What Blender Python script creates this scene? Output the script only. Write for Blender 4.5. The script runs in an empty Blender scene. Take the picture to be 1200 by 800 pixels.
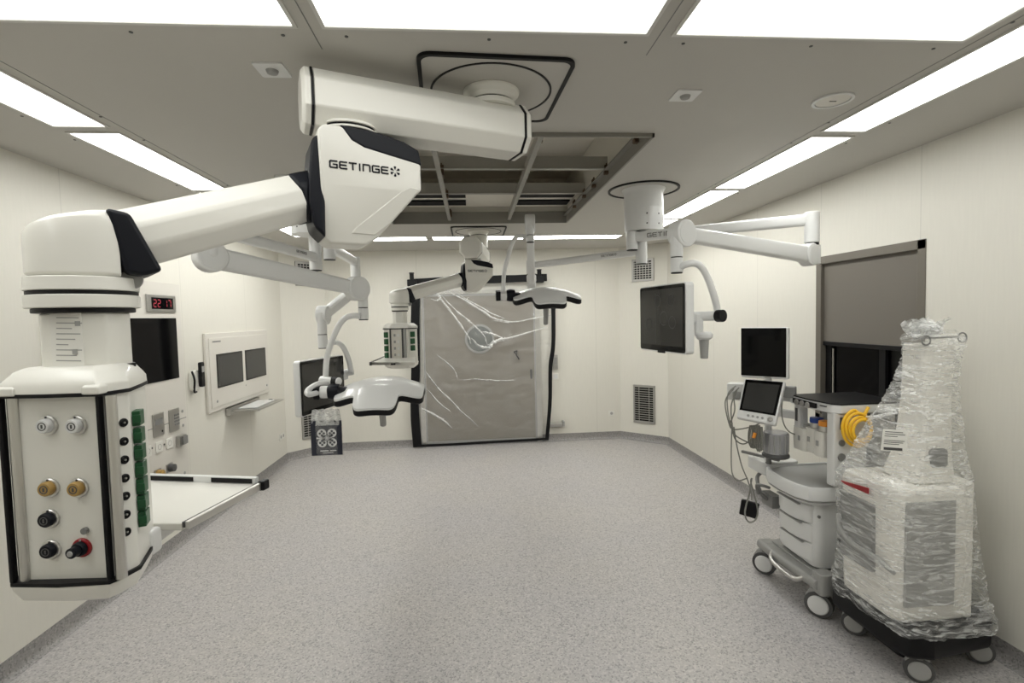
import bpy, bmesh, math, random
from mathutils import Vector, Matrix, noise
V = Vector
PI = math.pi
random.seed(7)
SC = bpy.context.scene
COL = SC.collection

# ------------------------------------------------------------------ camera
FPX, YAW, PITCH, ROLL, CAMH = 587.0, .07986, -.04976, -.02343, 1.75
cy, sy, cp, sp = math.cos(YAW), math.sin(YAW), math.cos(PITCH), math.sin(PITCH)
fwd = V((sy * cp, cy * cp, sp)); rt = V((cy, -sy, 0)); up = rt.cross(fwd)
cr, sr = math.cos(ROLL), math.sin(ROLL)
r2 = rt * cr + up * sr; u2 = -rt * sr + up * cr
EYE = V((0, 0, CAMH))
cam = bpy.data.objects.new('camera', bpy.data.cameras.new('camera'))
COL.objects.link(cam)
cam.matrix_world = Matrix(((r2.x, u2.x, -fwd.x, 0), (r2.y, u2.y, -fwd.y, 0), (r2.z, u2.z, -fwd.z, CAMH), (0, 0, 0, 1)))
cam.data.sensor_width = 36; cam.data.lens = 36 * FPX / 1200; cam.data.clip_start = .02
SC.camera = cam

# survey helpers: sight line through a photo point met with a real plane of the room
def ray(x, y): return r2 * ((x - 600) / FPX) - u2 * ((y - 400) / FPX) + fwd
def A(x, y, Y): d = ray(x, y); return EYE + d * (Y / d.y)
def AX(x, y, X): d = ray(x, y); return EYE + d * (X / d.x)
def AZ(x, y, Z): d = ray(x, y); return EYE + d * ((Z - CAMH) / d.z)
def AP(x, y, p, n): d = ray(x, y); n = V(n); return EYE + d * ((V(p) - EYE).dot(n) / d.dot(n))

# ------------------------------------------------------------------ materials
def mat(name, col, rough=.45, metal=0, emit=0, spec=.5, coat=0):
    m = bpy.data.materials.new(name); m.use_nodes = True
    b = m.node_tree.nodes['Principled BSDF']
    b.inputs['Base Color'].default_value = (*col, 1); b.inputs['Roughness'].default_value = rough
    b.inputs['Metallic'].default_value = metal; b.inputs['Specular IOR Level'].default_value = spec
    b.inputs['Coat Weight'].default_value = coat
    if emit:
        b.inputs['Emission Color'].default_value = (*col, 1); b.inputs['Emission Strength'].default_value = emit
    return m
def nd(m, t, **k):
    n = m.node_tree.nodes.new(t)
    for a, v in k.items(): setattr(n, a, v)
    return n
def lk(m, a, b): m.node_tree.links.new(a, b)
def bsdf(m): return m.node_tree.nodes['Principled BSDF']
def ramp(m, src, stops):
    r = nd(m, 'ShaderNodeValToRGB'); e = r.color_ramp.elements
    while len(e) < len(stops): e.new(.5)
    for el, (p, c) in zip(e, stops): el.position = p; el.color = (*c, 1)
    lk(m, src, r.inputs[0]); return r
def coords(m):
    return nd(m, 'ShaderNodeTexCoord').outputs['Object']

def wall_mat(name, axis, off, step, base):
    """laminate wall panels: faint weave and a caulked seam every `step` metres along `axis`"""
    m = mat(name, base, .5, spec=.35)
    co = coords(m); sx = nd(m, 'ShaderNodeSeparateXYZ'); lk(m, co, sx.inputs[0])
    a = nd(m, 'ShaderNodeMath', operation='ADD'); a.inputs[1].default_value = -off + 50 * step
    lk(m, sx.outputs[axis], a.inputs[0])
    w = nd(m, 'ShaderNodeMath', operation='MODULO'); w.inputs[1].default_value = step; lk(m, a.outputs[0], w.inputs[0])
    c = nd(m, 'ShaderNodeMath', operation='LESS_THAN'); c.inputs[1].default_value = .007; lk(m, w.outputs[0], c.inputs[0])
    n = nd(m, 'ShaderNodeTexNoise'); n.inputs['Scale'].default_value = 14; n.inputs['Detail'].default_value = 6
    mp = nd(m, 'ShaderNodeMapping'); mp.inputs['Scale'].default_value = (6, 6, .5); lk(m, co, mp.inputs[0]); lk(m, mp.outputs[0], n.inputs['Vector'])
    rp = ramp(m, n.outputs['Fac'], [(.3, tuple(x * .985 for x in base)), (.7, tuple(min(1, x * 1.012) for x in base))])
    mx = nd(m, 'ShaderNodeMixRGB'); mx.inputs[2].default_value = (*[x * .88 for x in base], 1)
    lk(m, c.outputs[0], mx.inputs[0]); lk(m, rp.outputs[0], mx.inputs[1]); lk(m, mx.outputs[0], bsdf(m).inputs['Base Color'])
    return m

def speckle_mat(name, base, k=1.0):
    m = mat(name, base, .42, spec=.4)
    co = coords(m)
    n1 = nd(m, 'ShaderNodeTexNoise'); n1.inputs['Scale'].default_value = 60; n1.inputs['Detail'].default_value = 2; lk(m, co, n1.inputs['Vector'])
    n2 = nd(m, 'ShaderNodeTexNoise'); n2.inputs['Scale'].default_value = 1.3; n2.inputs['Detail'].default_value = 3; lk(m, co, n2.inputs['Vector'])
    vo = nd(m, 'ShaderNodeTexVoronoi'); vo.inputs['Scale'].default_value = 125; lk(m, co, vo.inputs['Vector'])
    d = tuple(x * .52 * k for x in base); l = tuple(min(1, x * 1.22 * k) for x in base); b = tuple(x * k for x in base)
    r1 = ramp(m, n1.outputs['Fac'], [(.25, tuple(x * .86 for x in b)), (.45, b), (.55, b), (.75, tuple(x * 1.1 for x in b))])
    sv = nd(m, 'ShaderNodeSeparateColor'); lk(m, vo.outputs['Color'], sv.inputs[0])
    r2_ = ramp(m, sv.outputs[0], [(.0, (.40, .40, .42)), (.16, (.62, .62, .63)), (.20, (.95, .95, .95)), (.80, (1.03, 1.03, 1.03)), (.84, (1.3, 1.29, 1.27))])
    r3 = ramp(m, n2.outputs['Fac'], [(.3, (.95, .95, .97)), (.7, (1.0, .99, .97))])
    mx = nd(m, 'ShaderNodeMixRGB', blend_type='MULTIPLY'); mx.inputs[0].default_value = .62; lk(m, r1.outputs[0], mx.inputs[1]); lk(m, r2_.outputs[0], mx.inputs[2])
    m2 = nd(m, 'ShaderNodeMixRGB', blend_type='MULTIPLY'); m2.inputs[0].default_value = 1; lk(m, mx.outputs[0], m2.inputs[1]); lk(m, r3.outputs[0], m2.inputs[2])
    lk(m, m2.outputs[0], bsdf(m).inputs['Base Color'])
    bp = nd(m, 'ShaderNodeBump'); bp.inputs['Strength'].default_value = .03; lk(m, n1.outputs['Fac'], bp.inputs['Height']); lk(m, bp.outputs[0], bsdf(m).inputs['Normal'])
    return m

def film_mat(name, lo, hi, scale, tint=(.86, .87, .86), rough=.16, bump=0.0, st=(1, 1, 2.6), win=(.35, .72)):
    """clear plastic film: mostly see-through, whiter where it is folded on itself"""
    m = bpy.data.materials.new(name); m.use_nodes = True
    nt = m.node_tree; b = bsdf(m); out = nt.nodes['Material Output']
    b.inputs['Base Color'].default_value = (*tint, 1); b.inputs['Roughness'].default_value = rough; b.inputs['Specular IOR Level'].default_value = .9
    t = nd(m, 'ShaderNodeBsdfTransparent'); mx = nd(m, 'ShaderNodeMixShader')
    co = coords(m)
    n = nd(m, 'ShaderNodeTexNoise'); n.inputs['Scale'].default_value = scale; n.inputs['Detail'].default_value = 5; n.inputs['Distortion'].default_value = 1.6
    mp = nd(m, 'ShaderNodeMapping'); mp.inputs['Rotation'].default_value = (.8, .6, .3); mp.inputs['Scale'].default_value = st
    lk(m, co, mp.inputs[0]); lk(m, mp.outputs[0], n.inputs['Vector'])
    r = ramp(m, n.outputs['Fac'], [(win[0], (lo,) * 3), (win[1], (hi,) * 3)])
    lk(m, r.outputs[0], mx.inputs[0]); lk(m, t.outputs[0], mx.inputs[1]); lk(m, b.outputs[0], mx.inputs[2]); lk(m, mx.outputs[0], out.inputs[0])
    if bump:
        bp = nd(m, 'ShaderNodeBump'); bp.inputs['Strength'].default_value = bump; bp.inputs['Distance'].default_value = .01
        lk(m, n.outputs['Fac'], bp.inputs['Height']); lk(m, bp.outputs[0], b.inputs['Normal'])
    return m

WALLC = (.70, .682, .620)
M = dict(
    ceil=mat('ceiling_paint', (.50, .485, .45), .6),
    wl=wall_mat('wall_laminate_left', 1, 3.143, 1.161, WALLC), wr=wall_mat('wall_laminate_right', 1, 2.69, .82, WALLC),
    wb=wall_mat('wall_laminate_back', 0, -.724, 1.223, WALLC), wc=wall_mat('wall_laminate_corner', 0, 33.3, 40, WALLC),
    floor=speckle_mat('speckled_vinyl', (.46, .444, .437)), cove=speckle_mat('speckled_vinyl_shaded', (.46, .444, .437), .62),  # cove: same vinyl, shade on the upright face put into its colour
    glow=mat('lamp_diffuser', (.985, .99, .95), .6, emit=9.0), glowfar=mat('lamp_diffuser_far', (.985, .985, .94), .6, emit=13.5), glownear=mat('lamp_diffuser_near', (.985, .99, .955), .6, emit=6.0), glowbig=mat('panel_diffuser', (.985, .99, .955), .6, emit=1.9), lampframe=mat('lamp_frame', (.62, .61, .58), .4),
    white=mat('white_lacquer', (.76, .75, .70), .33, coat=.2), white2=mat('white_lacquer_cool', (.70, .705, .70), .3, coat=.25),
    offw=mat('offwhite_plastic', (.74, .725, .68), .45), panel=mat('offwhite_panel', (.655, .63, .58), .4),
    grey=mat('grey_plastic', (.33, .33, .32), .45), midg=mat('mid_grey', (.20, .20, .195), .5), dgrey=mat('dark_grey', (.07, .07, .07), .5),
    navy=mat('navy_black', (.005, .006, .010), .42, spec=.22), black=mat('black_rubber', (.004, .004, .005), .45, spec=.25), gloss=mat('black_glass', (.002, .002, .0025), .06, spec=.2),
    screen=mat('dim_screen', (.03, .029, .027), .16, spec=.4), screen2=mat('grey_screen', (.036, .036, .035), .22, spec=.35),
    steel=mat('steel', (.52, .51, .49), .35, 1), alu=mat('brushed_aluminium', (.72, .71, .68), .32, 1), dsteel=mat('galvanised_dark', (.26, .25, .222), .5, .2), bsteel=mat('galvanised_beam', (.34, .33, .30), .45, .3),
    rust=mat('rusty_clip', (.10, .065, .04), .8), taupe=mat('door_laminate', (.222, .202, .174), .5), frame=mat('bronze_frame', (.17, .155, .13), .5, .3),
    blind=mat('roller_blind', (.165, .15, .128), .75), tape=mat('black_tape', (.004, .004, .005), .5, spec=.25),
    green=mat('green_terminal', (.012, .085, .03), .4), yellow=mat('yellow_hose', (.85, .50, .02), .4), orange=mat('orange_cap', (.75, .28, .03), .4), blue=mat('blue_cap', (.02, .06, .30), .4),
    brass=mat('ochre_outlet', (.40, .25, .07), .4), red=mat('red_plastic', (.30, .01, .015), .4), redled=mat('red_led', (.30, .012, .03), .5, emit=.22),
    paper=mat('paper', (.75, .74, .70), .7), print=mat('dark_print', (.05, .05, .05), .6), card=mat('navy_card', (.012, .014, .028), .45), cardw=mat('card_print', (.62, .62, .62), .6),
    plenum=mat('plenum_board', (.72, .69, .62), .7), void=mat('void', (.004, .004, .004), .9),
    film=film_mat('clear_sheet', .05, .16, 2.2, rough=.13), fold=film_mat('clear_sheet_folded', .25, .8, 24, rough=.1), wrap=film_mat('stretch_wrap', .06, .52, 6, rough=.08, bump=.35, st=(1.6, 1.2, 8), win=(.40, .66)), tuft=film_mat('wrap_gathered', .35, .8, 30, rough=.1), bagm=film_mat('bag_film', .06, .22, 14, rough=.2), bagt=film_mat('bag_film_gathered', .3, .7, 26, rough=.2),
    glassc=mat('canister_silver', (.36, .36, .375), .22, .3), port=mat('porthole_glass', (.16, .17, .165), .08),
    grate=mat('vent_metal', (.40, .39, .37), .4, .6), cable=mat('grey_cable', (.22, .22, .20), .5),
)
for k in ('ceil', 'white', 'offw'):
    m = M[k]; n = nd(m, 'ShaderNodeTexNoise'); n.inputs['Scale'].default_value = 220; bp = nd(m, 'ShaderNodeBump'); bp.inputs['Strength'].default_value = .015
    lk(m, coords(m), n.inputs['Vector']); lk(m, n.outputs['Fac'], bp.inputs['Height']); lk(m, bp.outputs[0], bsdf(m).inputs['Normal'])

# ------------------------------------------------------------------ mesh helpers
def basis(d):
    d = V(d).normalized(); a = V((0, 0, 1)) if abs(d.z) < .95 else V((1, 0, 0))
    u = a.cross(d).normalized(); return u, d.cross(u), d
def smooth(pts, n=8):
    pts = [V(p) for p in pts]; P = [pts[0] * 2 - pts[1]] + pts + [pts[-1] * 2 - pts[-2]]; o = []
    for i in range(1, len(P) - 2):
        for k in range(n):
            t = k / n; a, b, c, d = P[i - 1:i + 3]
            o.append(.5 * (2 * b + (c - a) * t + (2 * a - 5 * b + 4 * c - d) * t * t + (3 * b - a - 3 * c + d) * t ** 3))
    return o + [pts[-1]]
class MB:
    def __init__(s): s.bm = bmesh.new(); s.mi = 0
    def m(s, i): s.mi = i; return s
    def face(s, vs):
        try: f = s.bm.faces.new(vs); f.material_index = s.mi; return f
        except ValueError: return None
    def box(s, c, sz, rot=None):
        c = V(c); R = rot.to_3x3() if rot else Matrix.Identity(3); h = V(sz) / 2
        v = [s.bm.verts.new(c + R @ V((h.x * a, h.y * b, h.z * d))) for a in (-1, 1) for b in (-1, 1) for d in (-1, 1)]
        for q in ((0, 1, 3, 2), (4, 6, 7, 5), (0, 4, 5, 1), (2, 3, 7, 6), (0, 2, 6, 4), (1, 5, 7, 3)): s.face([v[i] for i in q])
        return s
    def bar(s, a, b, w, h, upv=(0, 0, 1)):
        """box beam from a to b; w sideways, h along up"""
        a, b = V(a), V(b); d = (b - a).normalized(); x = d.cross(V(upv)).normalized(); z = x.cross(d)
        s.box((a + b) / 2, ((b - a).length, w, h), Matrix((d, -x, z)).transposed()); return s
    def loft(s, rings, cap=True, closed=False):
        R = [[s.bm.verts.new(V(p)) for p in r] for r in rings]
        n = len(R[0])
        for i in range(len(R) - (0 if closed else 1)):
            a, b = R[i], R[(i + 1) % len(R)]
            for k in range(n): s.face((a[k], a[(k + 1) % n], b[(k + 1) % n], b[k]))
        if cap and not closed: s.face(R[0][::-1]); s.face(R[-1])
        return s
    def cyl(s, a, b, r, r2=None, n=28):
        a, b = V(a), V(b); u, v, d = basis(b - a); r2 = r if r2 is None else r2
        return s.loft([[p + (u * math.cos(2 * PI * k / n) + v * math.sin(2 * PI * k / n)) * q for k in range(n)] for p, q in ((a, r), (b, r2))])
    def rev(s, o, axis, prof, n=32):
        o = V(o); u, v, d = basis(axis)
        return s.loft([[o + d * z + (u * math.cos(2 * PI * k / n) + v * math.sin(2 * PI * k / n)) * max(r, 1e-5) for k in range(n)] for r, z in prof])
    def ring(s, o, axis, R, r, n=48, m=8, sq=None):
        o = V(o); u, v, d = basis(axis); rr = []
        for k in range(n):
            e = u * math.cos(2 * PI * k / n) + v * math.sin(2 * PI * k / n)
            if sq: rr.append([o + e * (R + a * sq[0] / 2) + d * b * sq[1] / 2 for a, b in ((-1, -1), (1, -1), (1, 1), (-1, 1))])
            else: rr.append([o + e * (R + r * math.cos(2 * PI * j / m)) + d * r * math.sin(2 * PI * j / m) for j in range(m)])
        return s.loft(rr, closed=True)
    def tube(s, pts, r, n=12, closed=False):
        pts = [V(p) for p in pts]; rr = []; u = None
        for i, p in enumerate(pts):
            d = (pts[min(i + 1, len(pts) - 1)] - pts[max(i - 1, 0)]).normalized()
            if u is None: u = basis(d)[0]
            u = (u - d * u.dot(d)).normalized(); v = d.cross(u); q = r(i / (len(pts) - 1)) if callable(r) else r
            rr.append([p + (u * math.cos(2 * PI * k / n) + v * math.sin(2 * PI * k / n)) * q for k in range(n)])
        return s.loft(rr)
    def prism(s, pts, ext):
        pts = [V(p) for p in pts]; ext = V(ext); return s.loft([pts, [p + ext for p in pts]])
    def build(s, name, mats, parent=None, bevel=0, seg=2, ang=35, solid=0, label=None):
        bm = s.bm; bmesh.ops.recalc_face_normals(bm, faces=bm.faces[:])
        rl = V((0, 0, 0)); q = parent
        while q is not None: rl = rl + V(q.location); q = q.parent
        bmesh.ops.translate(bm, verts=bm.verts[:], vec=-rl)
        me = bpy.data.meshes.new(name); bm.to_mesh(me); bm.free()
        for x in (mats if isinstance(mats, (list, tuple)) else [mats]): me.materials.append(M[x] if isinstance(x, str) else x)
        for p in me.polygons: p.use_smooth = True
        me.set_sharp_from_angle(angle=math.radians(ang))
        o = bpy.data.objects.new(name, me); COL.objects.link(o)
        if parent: o.parent = parent
        if solid: md = o.modifiers.new('thickness', 'SOLIDIFY'); md.thickness = solid; md.offset = 0
        if bevel:
            md = o.modifiers.new('bevel', 'BEVEL'); md.width = bevel; md.segments = seg; md.limit_method = 'ANGLE'; md.angle_limit = math.radians(28); md.harden_normals = True
        if label: o['label'] = label
        return o
def tag(o, label, cat, group=None):
    o['label'] = label; o['category'] = cat
    if group: o['group'] = group
    return o
def thing(name, loc, label, cat, group=None):
    o = bpy.data.objects.new(name, None); COL.objects.link(o); o.location = loc; o.empty_display_size = .1
    return tag(o, label, cat, group)
def struct(o): o['kind'] = 'structure'; return o
def rrect(w, h, r, n=5):
    o = []
    for cx, cy_, a0 in ((w / 2 - r, h / 2 - r, 0), (-w / 2 + r, h / 2 - r, 90), (-w / 2 + r, -h / 2 + r, 180), (w / 2 - r, -h / 2 + r, 270)):
        for k in range(n + 1): a = math.radians(a0 + 90 * k / n); o.append((cx + r * math.cos(a), cy_ + r * math.sin(a)))
    return o
def plate(mb, c, U, W, N, w, h, d, r=.01, n=5):
    """rounded rectangular plate centred on c (back face), w along U, h along W, d along N"""
    c, U, W, N = V(c), V(U).normalized(), V(W).normalized(), V(N).normalized()
    return mb.prism([c + U * a + W * b for a, b in rrect(w, h, r, n)], N * d)

LET = {'G': [[(1, 1), (.12, 1), (0, .88), (0, .12), (.12, 0), (1, 0), (1, .5), (.5, .5)]], 'E': [[(1, 1), (.12, 1), (0, .88), (0, .12), (.12, 0), (1, 0)], [(0, .52), (.9, .52)]],
       'T': [[(0, 1), (1, 1)], [(.5, 1), (.5, 0)]], 'I': [[(.5, 0), (.5, 1)]], 'n': [[(0, 0), (0, 1), (.85, 1), (1, .85), (1, 0)]]}
def getinge(mb, o, U, W, N, h, t=.0008):
    """the maker's word and six-petalled mark, as raised strokes"""
    o, U, W, N = V(o), V(U).normalized(), V(W).normalized(), V(N).normalized(); x = 0; w = h * 1.05; sw = h * .23
    for c in 'GETInGE':
        lw = w if c != 'I' else h * .25
        for st in LET[c]:
            for (ax, ay), (bx, by) in zip(st, st[1:]):
                a = o + U * (x + ax * lw) + W * ay * h; b = o + U * (x + bx * lw) + W * by * h
                d = (b - a).normalized(); mb.bar(a - d * sw * .4, b + d * sw * .4, sw, t * 2, N)
        x += lw + h * .42
    c = o + U * (x + h * .75) + W * h * .5
    for k in range(6):
        a = PI / 2 + k * PI / 3; d = U * math.cos(a) + W * math.sin(a); e = d.cross(N)
        mb.prism([c + d * h * .22 - N * t, c + d * h * .75 + e * h * .22 - N * t, c + d * h * .86 - N * t, c + d * h * .75 - e * h * .22 - N * t], N * t * 2)
    return x + h * 1.6
def word_width(h): return (6 * 1.05 + .25 + 7 * .42 + 1.6) * h

# ------------------------------------------------------------------ room shell
H = CAMH + .915
XL, XR, YB, YN = -2.358, 2.574, 6.865, -1.9
PLAN = [(XL, YN), (XR, YN), (XR, 6.407), (2.062, YB), (-1.933, YB), (XL, 6.446)]
struct(MB().prism([(x, y, -.1) for x, y in PLAN], (0, 0, .1)).build('floor', 'floor'))
OX0, OX1, OY0, OY1 = -.72, .955, 2.53, 4.86     # open ceiling bay
cb = MB(); T = .05
cb.prism([(XL, YN, H), (XR, YN, H), (XR, OY0, H), (XL, OY0, H)], (0, 0, T))
cb.prism([(XL, OY0, H), (OX0, OY0, H), (OX0, OY1, H), (XL, OY1, H)], (0, 0, T))
cb.prism([(OX1, OY0, H), (XR, OY0, H), (XR, OY1, H), (OX1, OY1, H)], (0, 0, T))
cb.prism([(XL, OY1, H), (XR, OY1, H), (XR, 6.407, H), (2.062, YB, H), (-1.933, YB, H), (XL, 6.446, H)], (0, 0, T))
struct(cb.build('ceiling', 'ceil'))
def wall(name, a, b, m, holes=None):
    a, b = V((*a, 0)), V((*b, 0)); d = b - a; n = V((d.y, -d.x, 0)).normalized() * .12; mb = MB()
    mb.prism([a, b, b + V((0, 0, H)), a + V((0, 0, H))], n); return struct(mb.build(name, m))
wall('wall_left', (XL, 6.446), (XL, YN), 'wl'); wall('wall_back_left', (-1.933, YB), (XL, 6.446), 'wc')
wall('wall_back', (2.062, YB), (-1.933, YB), 'wb'); wall('wall_back_right', (XR, 6.407), (2.062, YB), 'wc'); wall('wall_front', (XL, YN), (XR, YN), 'wb')
WY0, WY1, WZ0, WZ1 = 2.654, 3.559, .92, 2.135   # window opening
wm = MB()
for y0, y1, z0, z1 in ((YN, WY0, 0, H), (WY1, 6.407, 0, H), (WY0, WY1, 0, WZ0), (WY0, WY1, WZ1, H)):
    wm.box((XR + .06, (y0 + y1) / 2, (z0 + z1) / 2), (.12, y1 - y0, z1 - z0))
struct(wm.build('wall_right', 'wr'))
def cove(name, a, b):
    a, b = V((*a, 0)), V((*b, 0)); d = (b - a).normalized(); n = V((-d.y, d.x, 0)).normalized()   # into the room
    prof = [(0, 0), (.036, 0), (.027, .003), (.018, .008), (.011, .018), (.006, .035), (.004, .07), (.004, .1), (0, .1)]
    struct(MB().loft([[p + n * x + V((0, 0, z)) for x, z in prof] for p in (a - d * 0.0, b + d * 0.0)]).build(name, 'cove'))
cove('baseboard_left', (XL, 6.446), (XL, YN)); cove('baseboard_back_left', (-1.933, YB), (XL, 6.446)); cove('baseboard_back', (2.062, YB), (-1.933, YB))
cove('baseboard_back_right', (XR, 6.407), (2.062, YB)); cove('baseboard_right', (XR, YN), (XR, 6.407)); cove('baseboard_front', (XL, YN), (XR, YN))

# ------------------------------------------------------------------ ceiling lights
def lamp(x0, x1, y0, y1, label, group, big=False, m='glow'):
    c = V(((x0 + x1) / 2, (y0 + y1) / 2, H)); t = thing('ceiling_light', c, label, 'ceiling light', group); f = .012
    mb = MB()
    for cx, cy_, w, h in ((c.x, y0 - f / 2, x1 - x0 + 2 * f, f), (c.x, y1 + f / 2, x1 - x0 + 2 * f, f), (x0 - f / 2, c.y, f, y1 - y0), (x1 + f / 2, c.y, f, y1 - y0)):
        mb.box((cx, cy_, H - .003), (w, h, .006))
    mb.build('frame', 'lampframe', t)
    MB().box((c.x, c.y, H - .001), (x1 - x0, y1 - y0, .002)).build('diffuser', 'glowbig' if big else m, t)
    ys = (y0 + .1, y1 - .1) if not big else (y1 + .06,)
    for yy in ys:
        for xx in ((x0 - .05, x1 + .05) if not big else (x0 + .05, c.x, x1 - .05)):
            MB().cyl((xx, yy, H), (xx, yy, H - .002), .006, n=10).build('screw', 'dgrey', t)
xs = ((-1.545, -.525, 'big square light panel over the room, by the left light strip'), (-.427, .594, 'big square light panel in the middle of its row, above the ring plate'), (.695, 1.712, 'big square light panel over the room, by the right light strip'))
for x0, x1, l in xs: lamp(x0, x1, .62, 1.64, 'white glowing ' + l, 'large square light panels', True)
segs = [(-1.7, -.66), (-.61, .43), (.39 + .045, 1.385), (1.435, 2.475), (2.565, 3.62), (3.695, 4.74), (4.81, 5.62)]
segs[2] = (.48, 1.385)
nth = {3: 'nearest strip in view', 4: 'second strip in view', 5: 'third strip in view', 6: 'farthest strip'}
for i, (y0, y1) in enumerate(segs):
    lamp(-1.863, -1.643, y0, y1, 'narrow ceiling light along the left wall, ' + nth.get(i, 'behind the viewer'), 'light strips along the left wall', m='glownear' if i < 4 else ('glow' if i == 4 else 'glowfar'))
    lamp(1.825, 2.045, y0, y1, 'narrow ceiling light along the right wall, ' + nth.get(i, 'behind the viewer'), 'light strips along the right wall', m='glownear' if i < 4 else ('glow' if i == 4 else 'glowfar'))
for x0, x1, l in ((-1.55, -.49, 'left of the far column, over the left chamfer'), (-.41, .63, 'directly behind the far ring plate'), (.70, 1.76, 'right of the far surgical lamp pole')):
    lamp(x0, x1, 5.72, 5.95, 'narrow ceiling light before the far wall, ' + l, 'light strips across the far wall', m='glowfar')

for i, (x0, x1, y0, y1) in enumerate(((-1.585, -1.582, YN, 5.7), (1.768, 1.771, YN, 5.7), (-.478, -.475, YN, 1.78), (.643, .646, YN, 1.78))):
    struct(MB().box(((x0 + x1) / 2, (y0 + y1) / 2, H - .0006), (x1 - x0, y1 - y0, .0012)).build('trim_%d' % (i + 1), 'midg'))

# ------------------------------------------------------------------ open ceiling bay
pm = MB()
pm.box(((OX0 + OX1) / 2, (OY0 + OY1) / 2, 3.09), (OX1 - OX0 + .1, OY1 - OY0 + .1, .04))
for cx, cy_, w, h in ((OX0 - .02, (OY0 + OY1) / 2, .03, OY1 - OY0 + .1), (OX1 + .02, (OY0 + OY1) / 2, .03, OY1 - OY0 + .1)):
    pm.box((cx, cy_, 2.89), (w, h, .40))
for yy in (OY0 - .02, OY1 + .02): pm.box(((OX0 + OX1) / 2, yy, 2.89), (OX1 - OX0 + .1, .03, .40))
struct(pm.build('ceiling_plenum', 'plenum'))
gr = thing('ceiling_grid', (.12, 3.7, H), 'bare grey metal grid in the open ceiling bay, panels taken out', 'ceiling grid')
rim = MB()
for x in (OX0 + .006, OX1 - .006):
    rim.box((x, (OY0 + OY1) / 2, H + .035), (.012, OY1 - OY0, .11)); s_ = 1 if x < 0 else -1
    rim.box((x + s_ * .02, (OY0 + OY1) / 2, H + .05), (.035, OY1 - OY0, .008))
for y in (OY0 + .006, OY1 - .006):
    rim.box(((OX0 + OX1) / 2, y, H + .035), (OX1 - OX0, .012, .11))
rim.build('rim', 'dsteel', gr)
for x in (-.18, .385):
    MB().box((x, (OY0 + OY1) / 2, H + .05), (.012, OY1 - OY0 - .03, .075)).box((x, (OY0 + OY1) / 2, H + .012), (.03, OY1 - OY0 - .03, .005)).build('beam', 'bsteel', gr)
for y, hh in ((3.36, .085), (4.02, .085)):
    MB().box(((OX0 + OX1) / 2, y, H + .10), (OX1 - OX0 - .03, .012, hh)).box(((OX0 + OX1) / 2, y, H + .06), (OX1 - OX0 - .03, .04, .005)).build('cross_rail', 'bsteel', gr)
for x, y in ((.385, 2.75), (.385, 3.36), (.385, 3.6), (.385, 4.02), (.385, 4.75), (-.18, 3.36), (-.18, 4.02), (-.18, 4.75), (.92, 2.75), (.92, 3.36), (.92, 3.7), (.92, 4.02), (.92, 4.4)):
    MB().box((x + .012, y, H + .055), (.03, .035, .06)).cyl((x + .012, y, H + .03), (x + .012, y, H + .1), .008, n=8).build('clip', 'rust', gr, .004)
for k, (x0, x1) in enumerate(((-.70, -.02), (.43, 1.0 - .08))):
    for y in (4.33, 4.62):
        MB().box(((x0 + x1) / 2, y, H + .125), (x1 - x0, .16, .012)).build('filter_slot', 'void', gr)
MB().box((.2, 4.48, H + .14), (1.5, .7, .01)).build('filter_board', 'plenum', gr)
MB().box((.12, 3.15, H + .31), (.4, .9, .12)).build('air_duct', 'plenum', gr, .01)

# ------------------------------------------------------------------ ceiling fittings
def tagm(o, label, cat, group=None): return tag(o, label, cat, group)
p = AZ(332, 207, H); t = thing('smoke_detector', p, 'round white smoke detector on ceiling, above the long lower boom', 'smoke detector')
MB().rev(p, (0, 0, -1), [(.055, 0), (.055, .02), (.045, .034), (.0, .036)]).build('housing', 'white2', t)
MB().rev(p + V((0, 0, -.034)), (0, 0, -1), [(.03, 0), (.028, .014), (.0, .016)]).build('sensor_chamber', 'midg', t)
for q, l in ((AZ(319, 81, H), 'square ceiling sensor plate left of the big boom'), (AZ(803, 111, H), 'square ceiling sensor plate near the round loudspeaker')):
    t = thing('ceiling_sensor', q, l, 'sensor', 'square sensor plates in the ceiling')
    plate(MB(), q, (1, 0, 0), (0, 1, 0), (0, 0, -1), .105, .105, .006, .008).build('cover_plate', 'white2', t)
    MB().rev(q + V((0, -.0, -.006)), (0, 0, -1), [(.022, 0), (.018, .010), (.008, .014), (0, .014)]).build('lens', 'grey', t)
q = AZ(976, 117, H); t = thing('ceiling_speaker', q, 'round flush grey disc in the ceiling beside right light strip', 'ceiling speaker')
MB().ring(q + V((0, 0, -.003)), (0, 0, 1), .075, 0, sq=(.012, .008)).build('rim', 'white2', t)
MB().rev(q, (0, 0, -1), [(.066, 0), (.066, .004), (0, .006)]).build('grille', 'panel', t); MB().box(q + V((0, 0, -.006)), (.03, .005, .003)).build('slot', 'dgrey', t)

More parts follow.
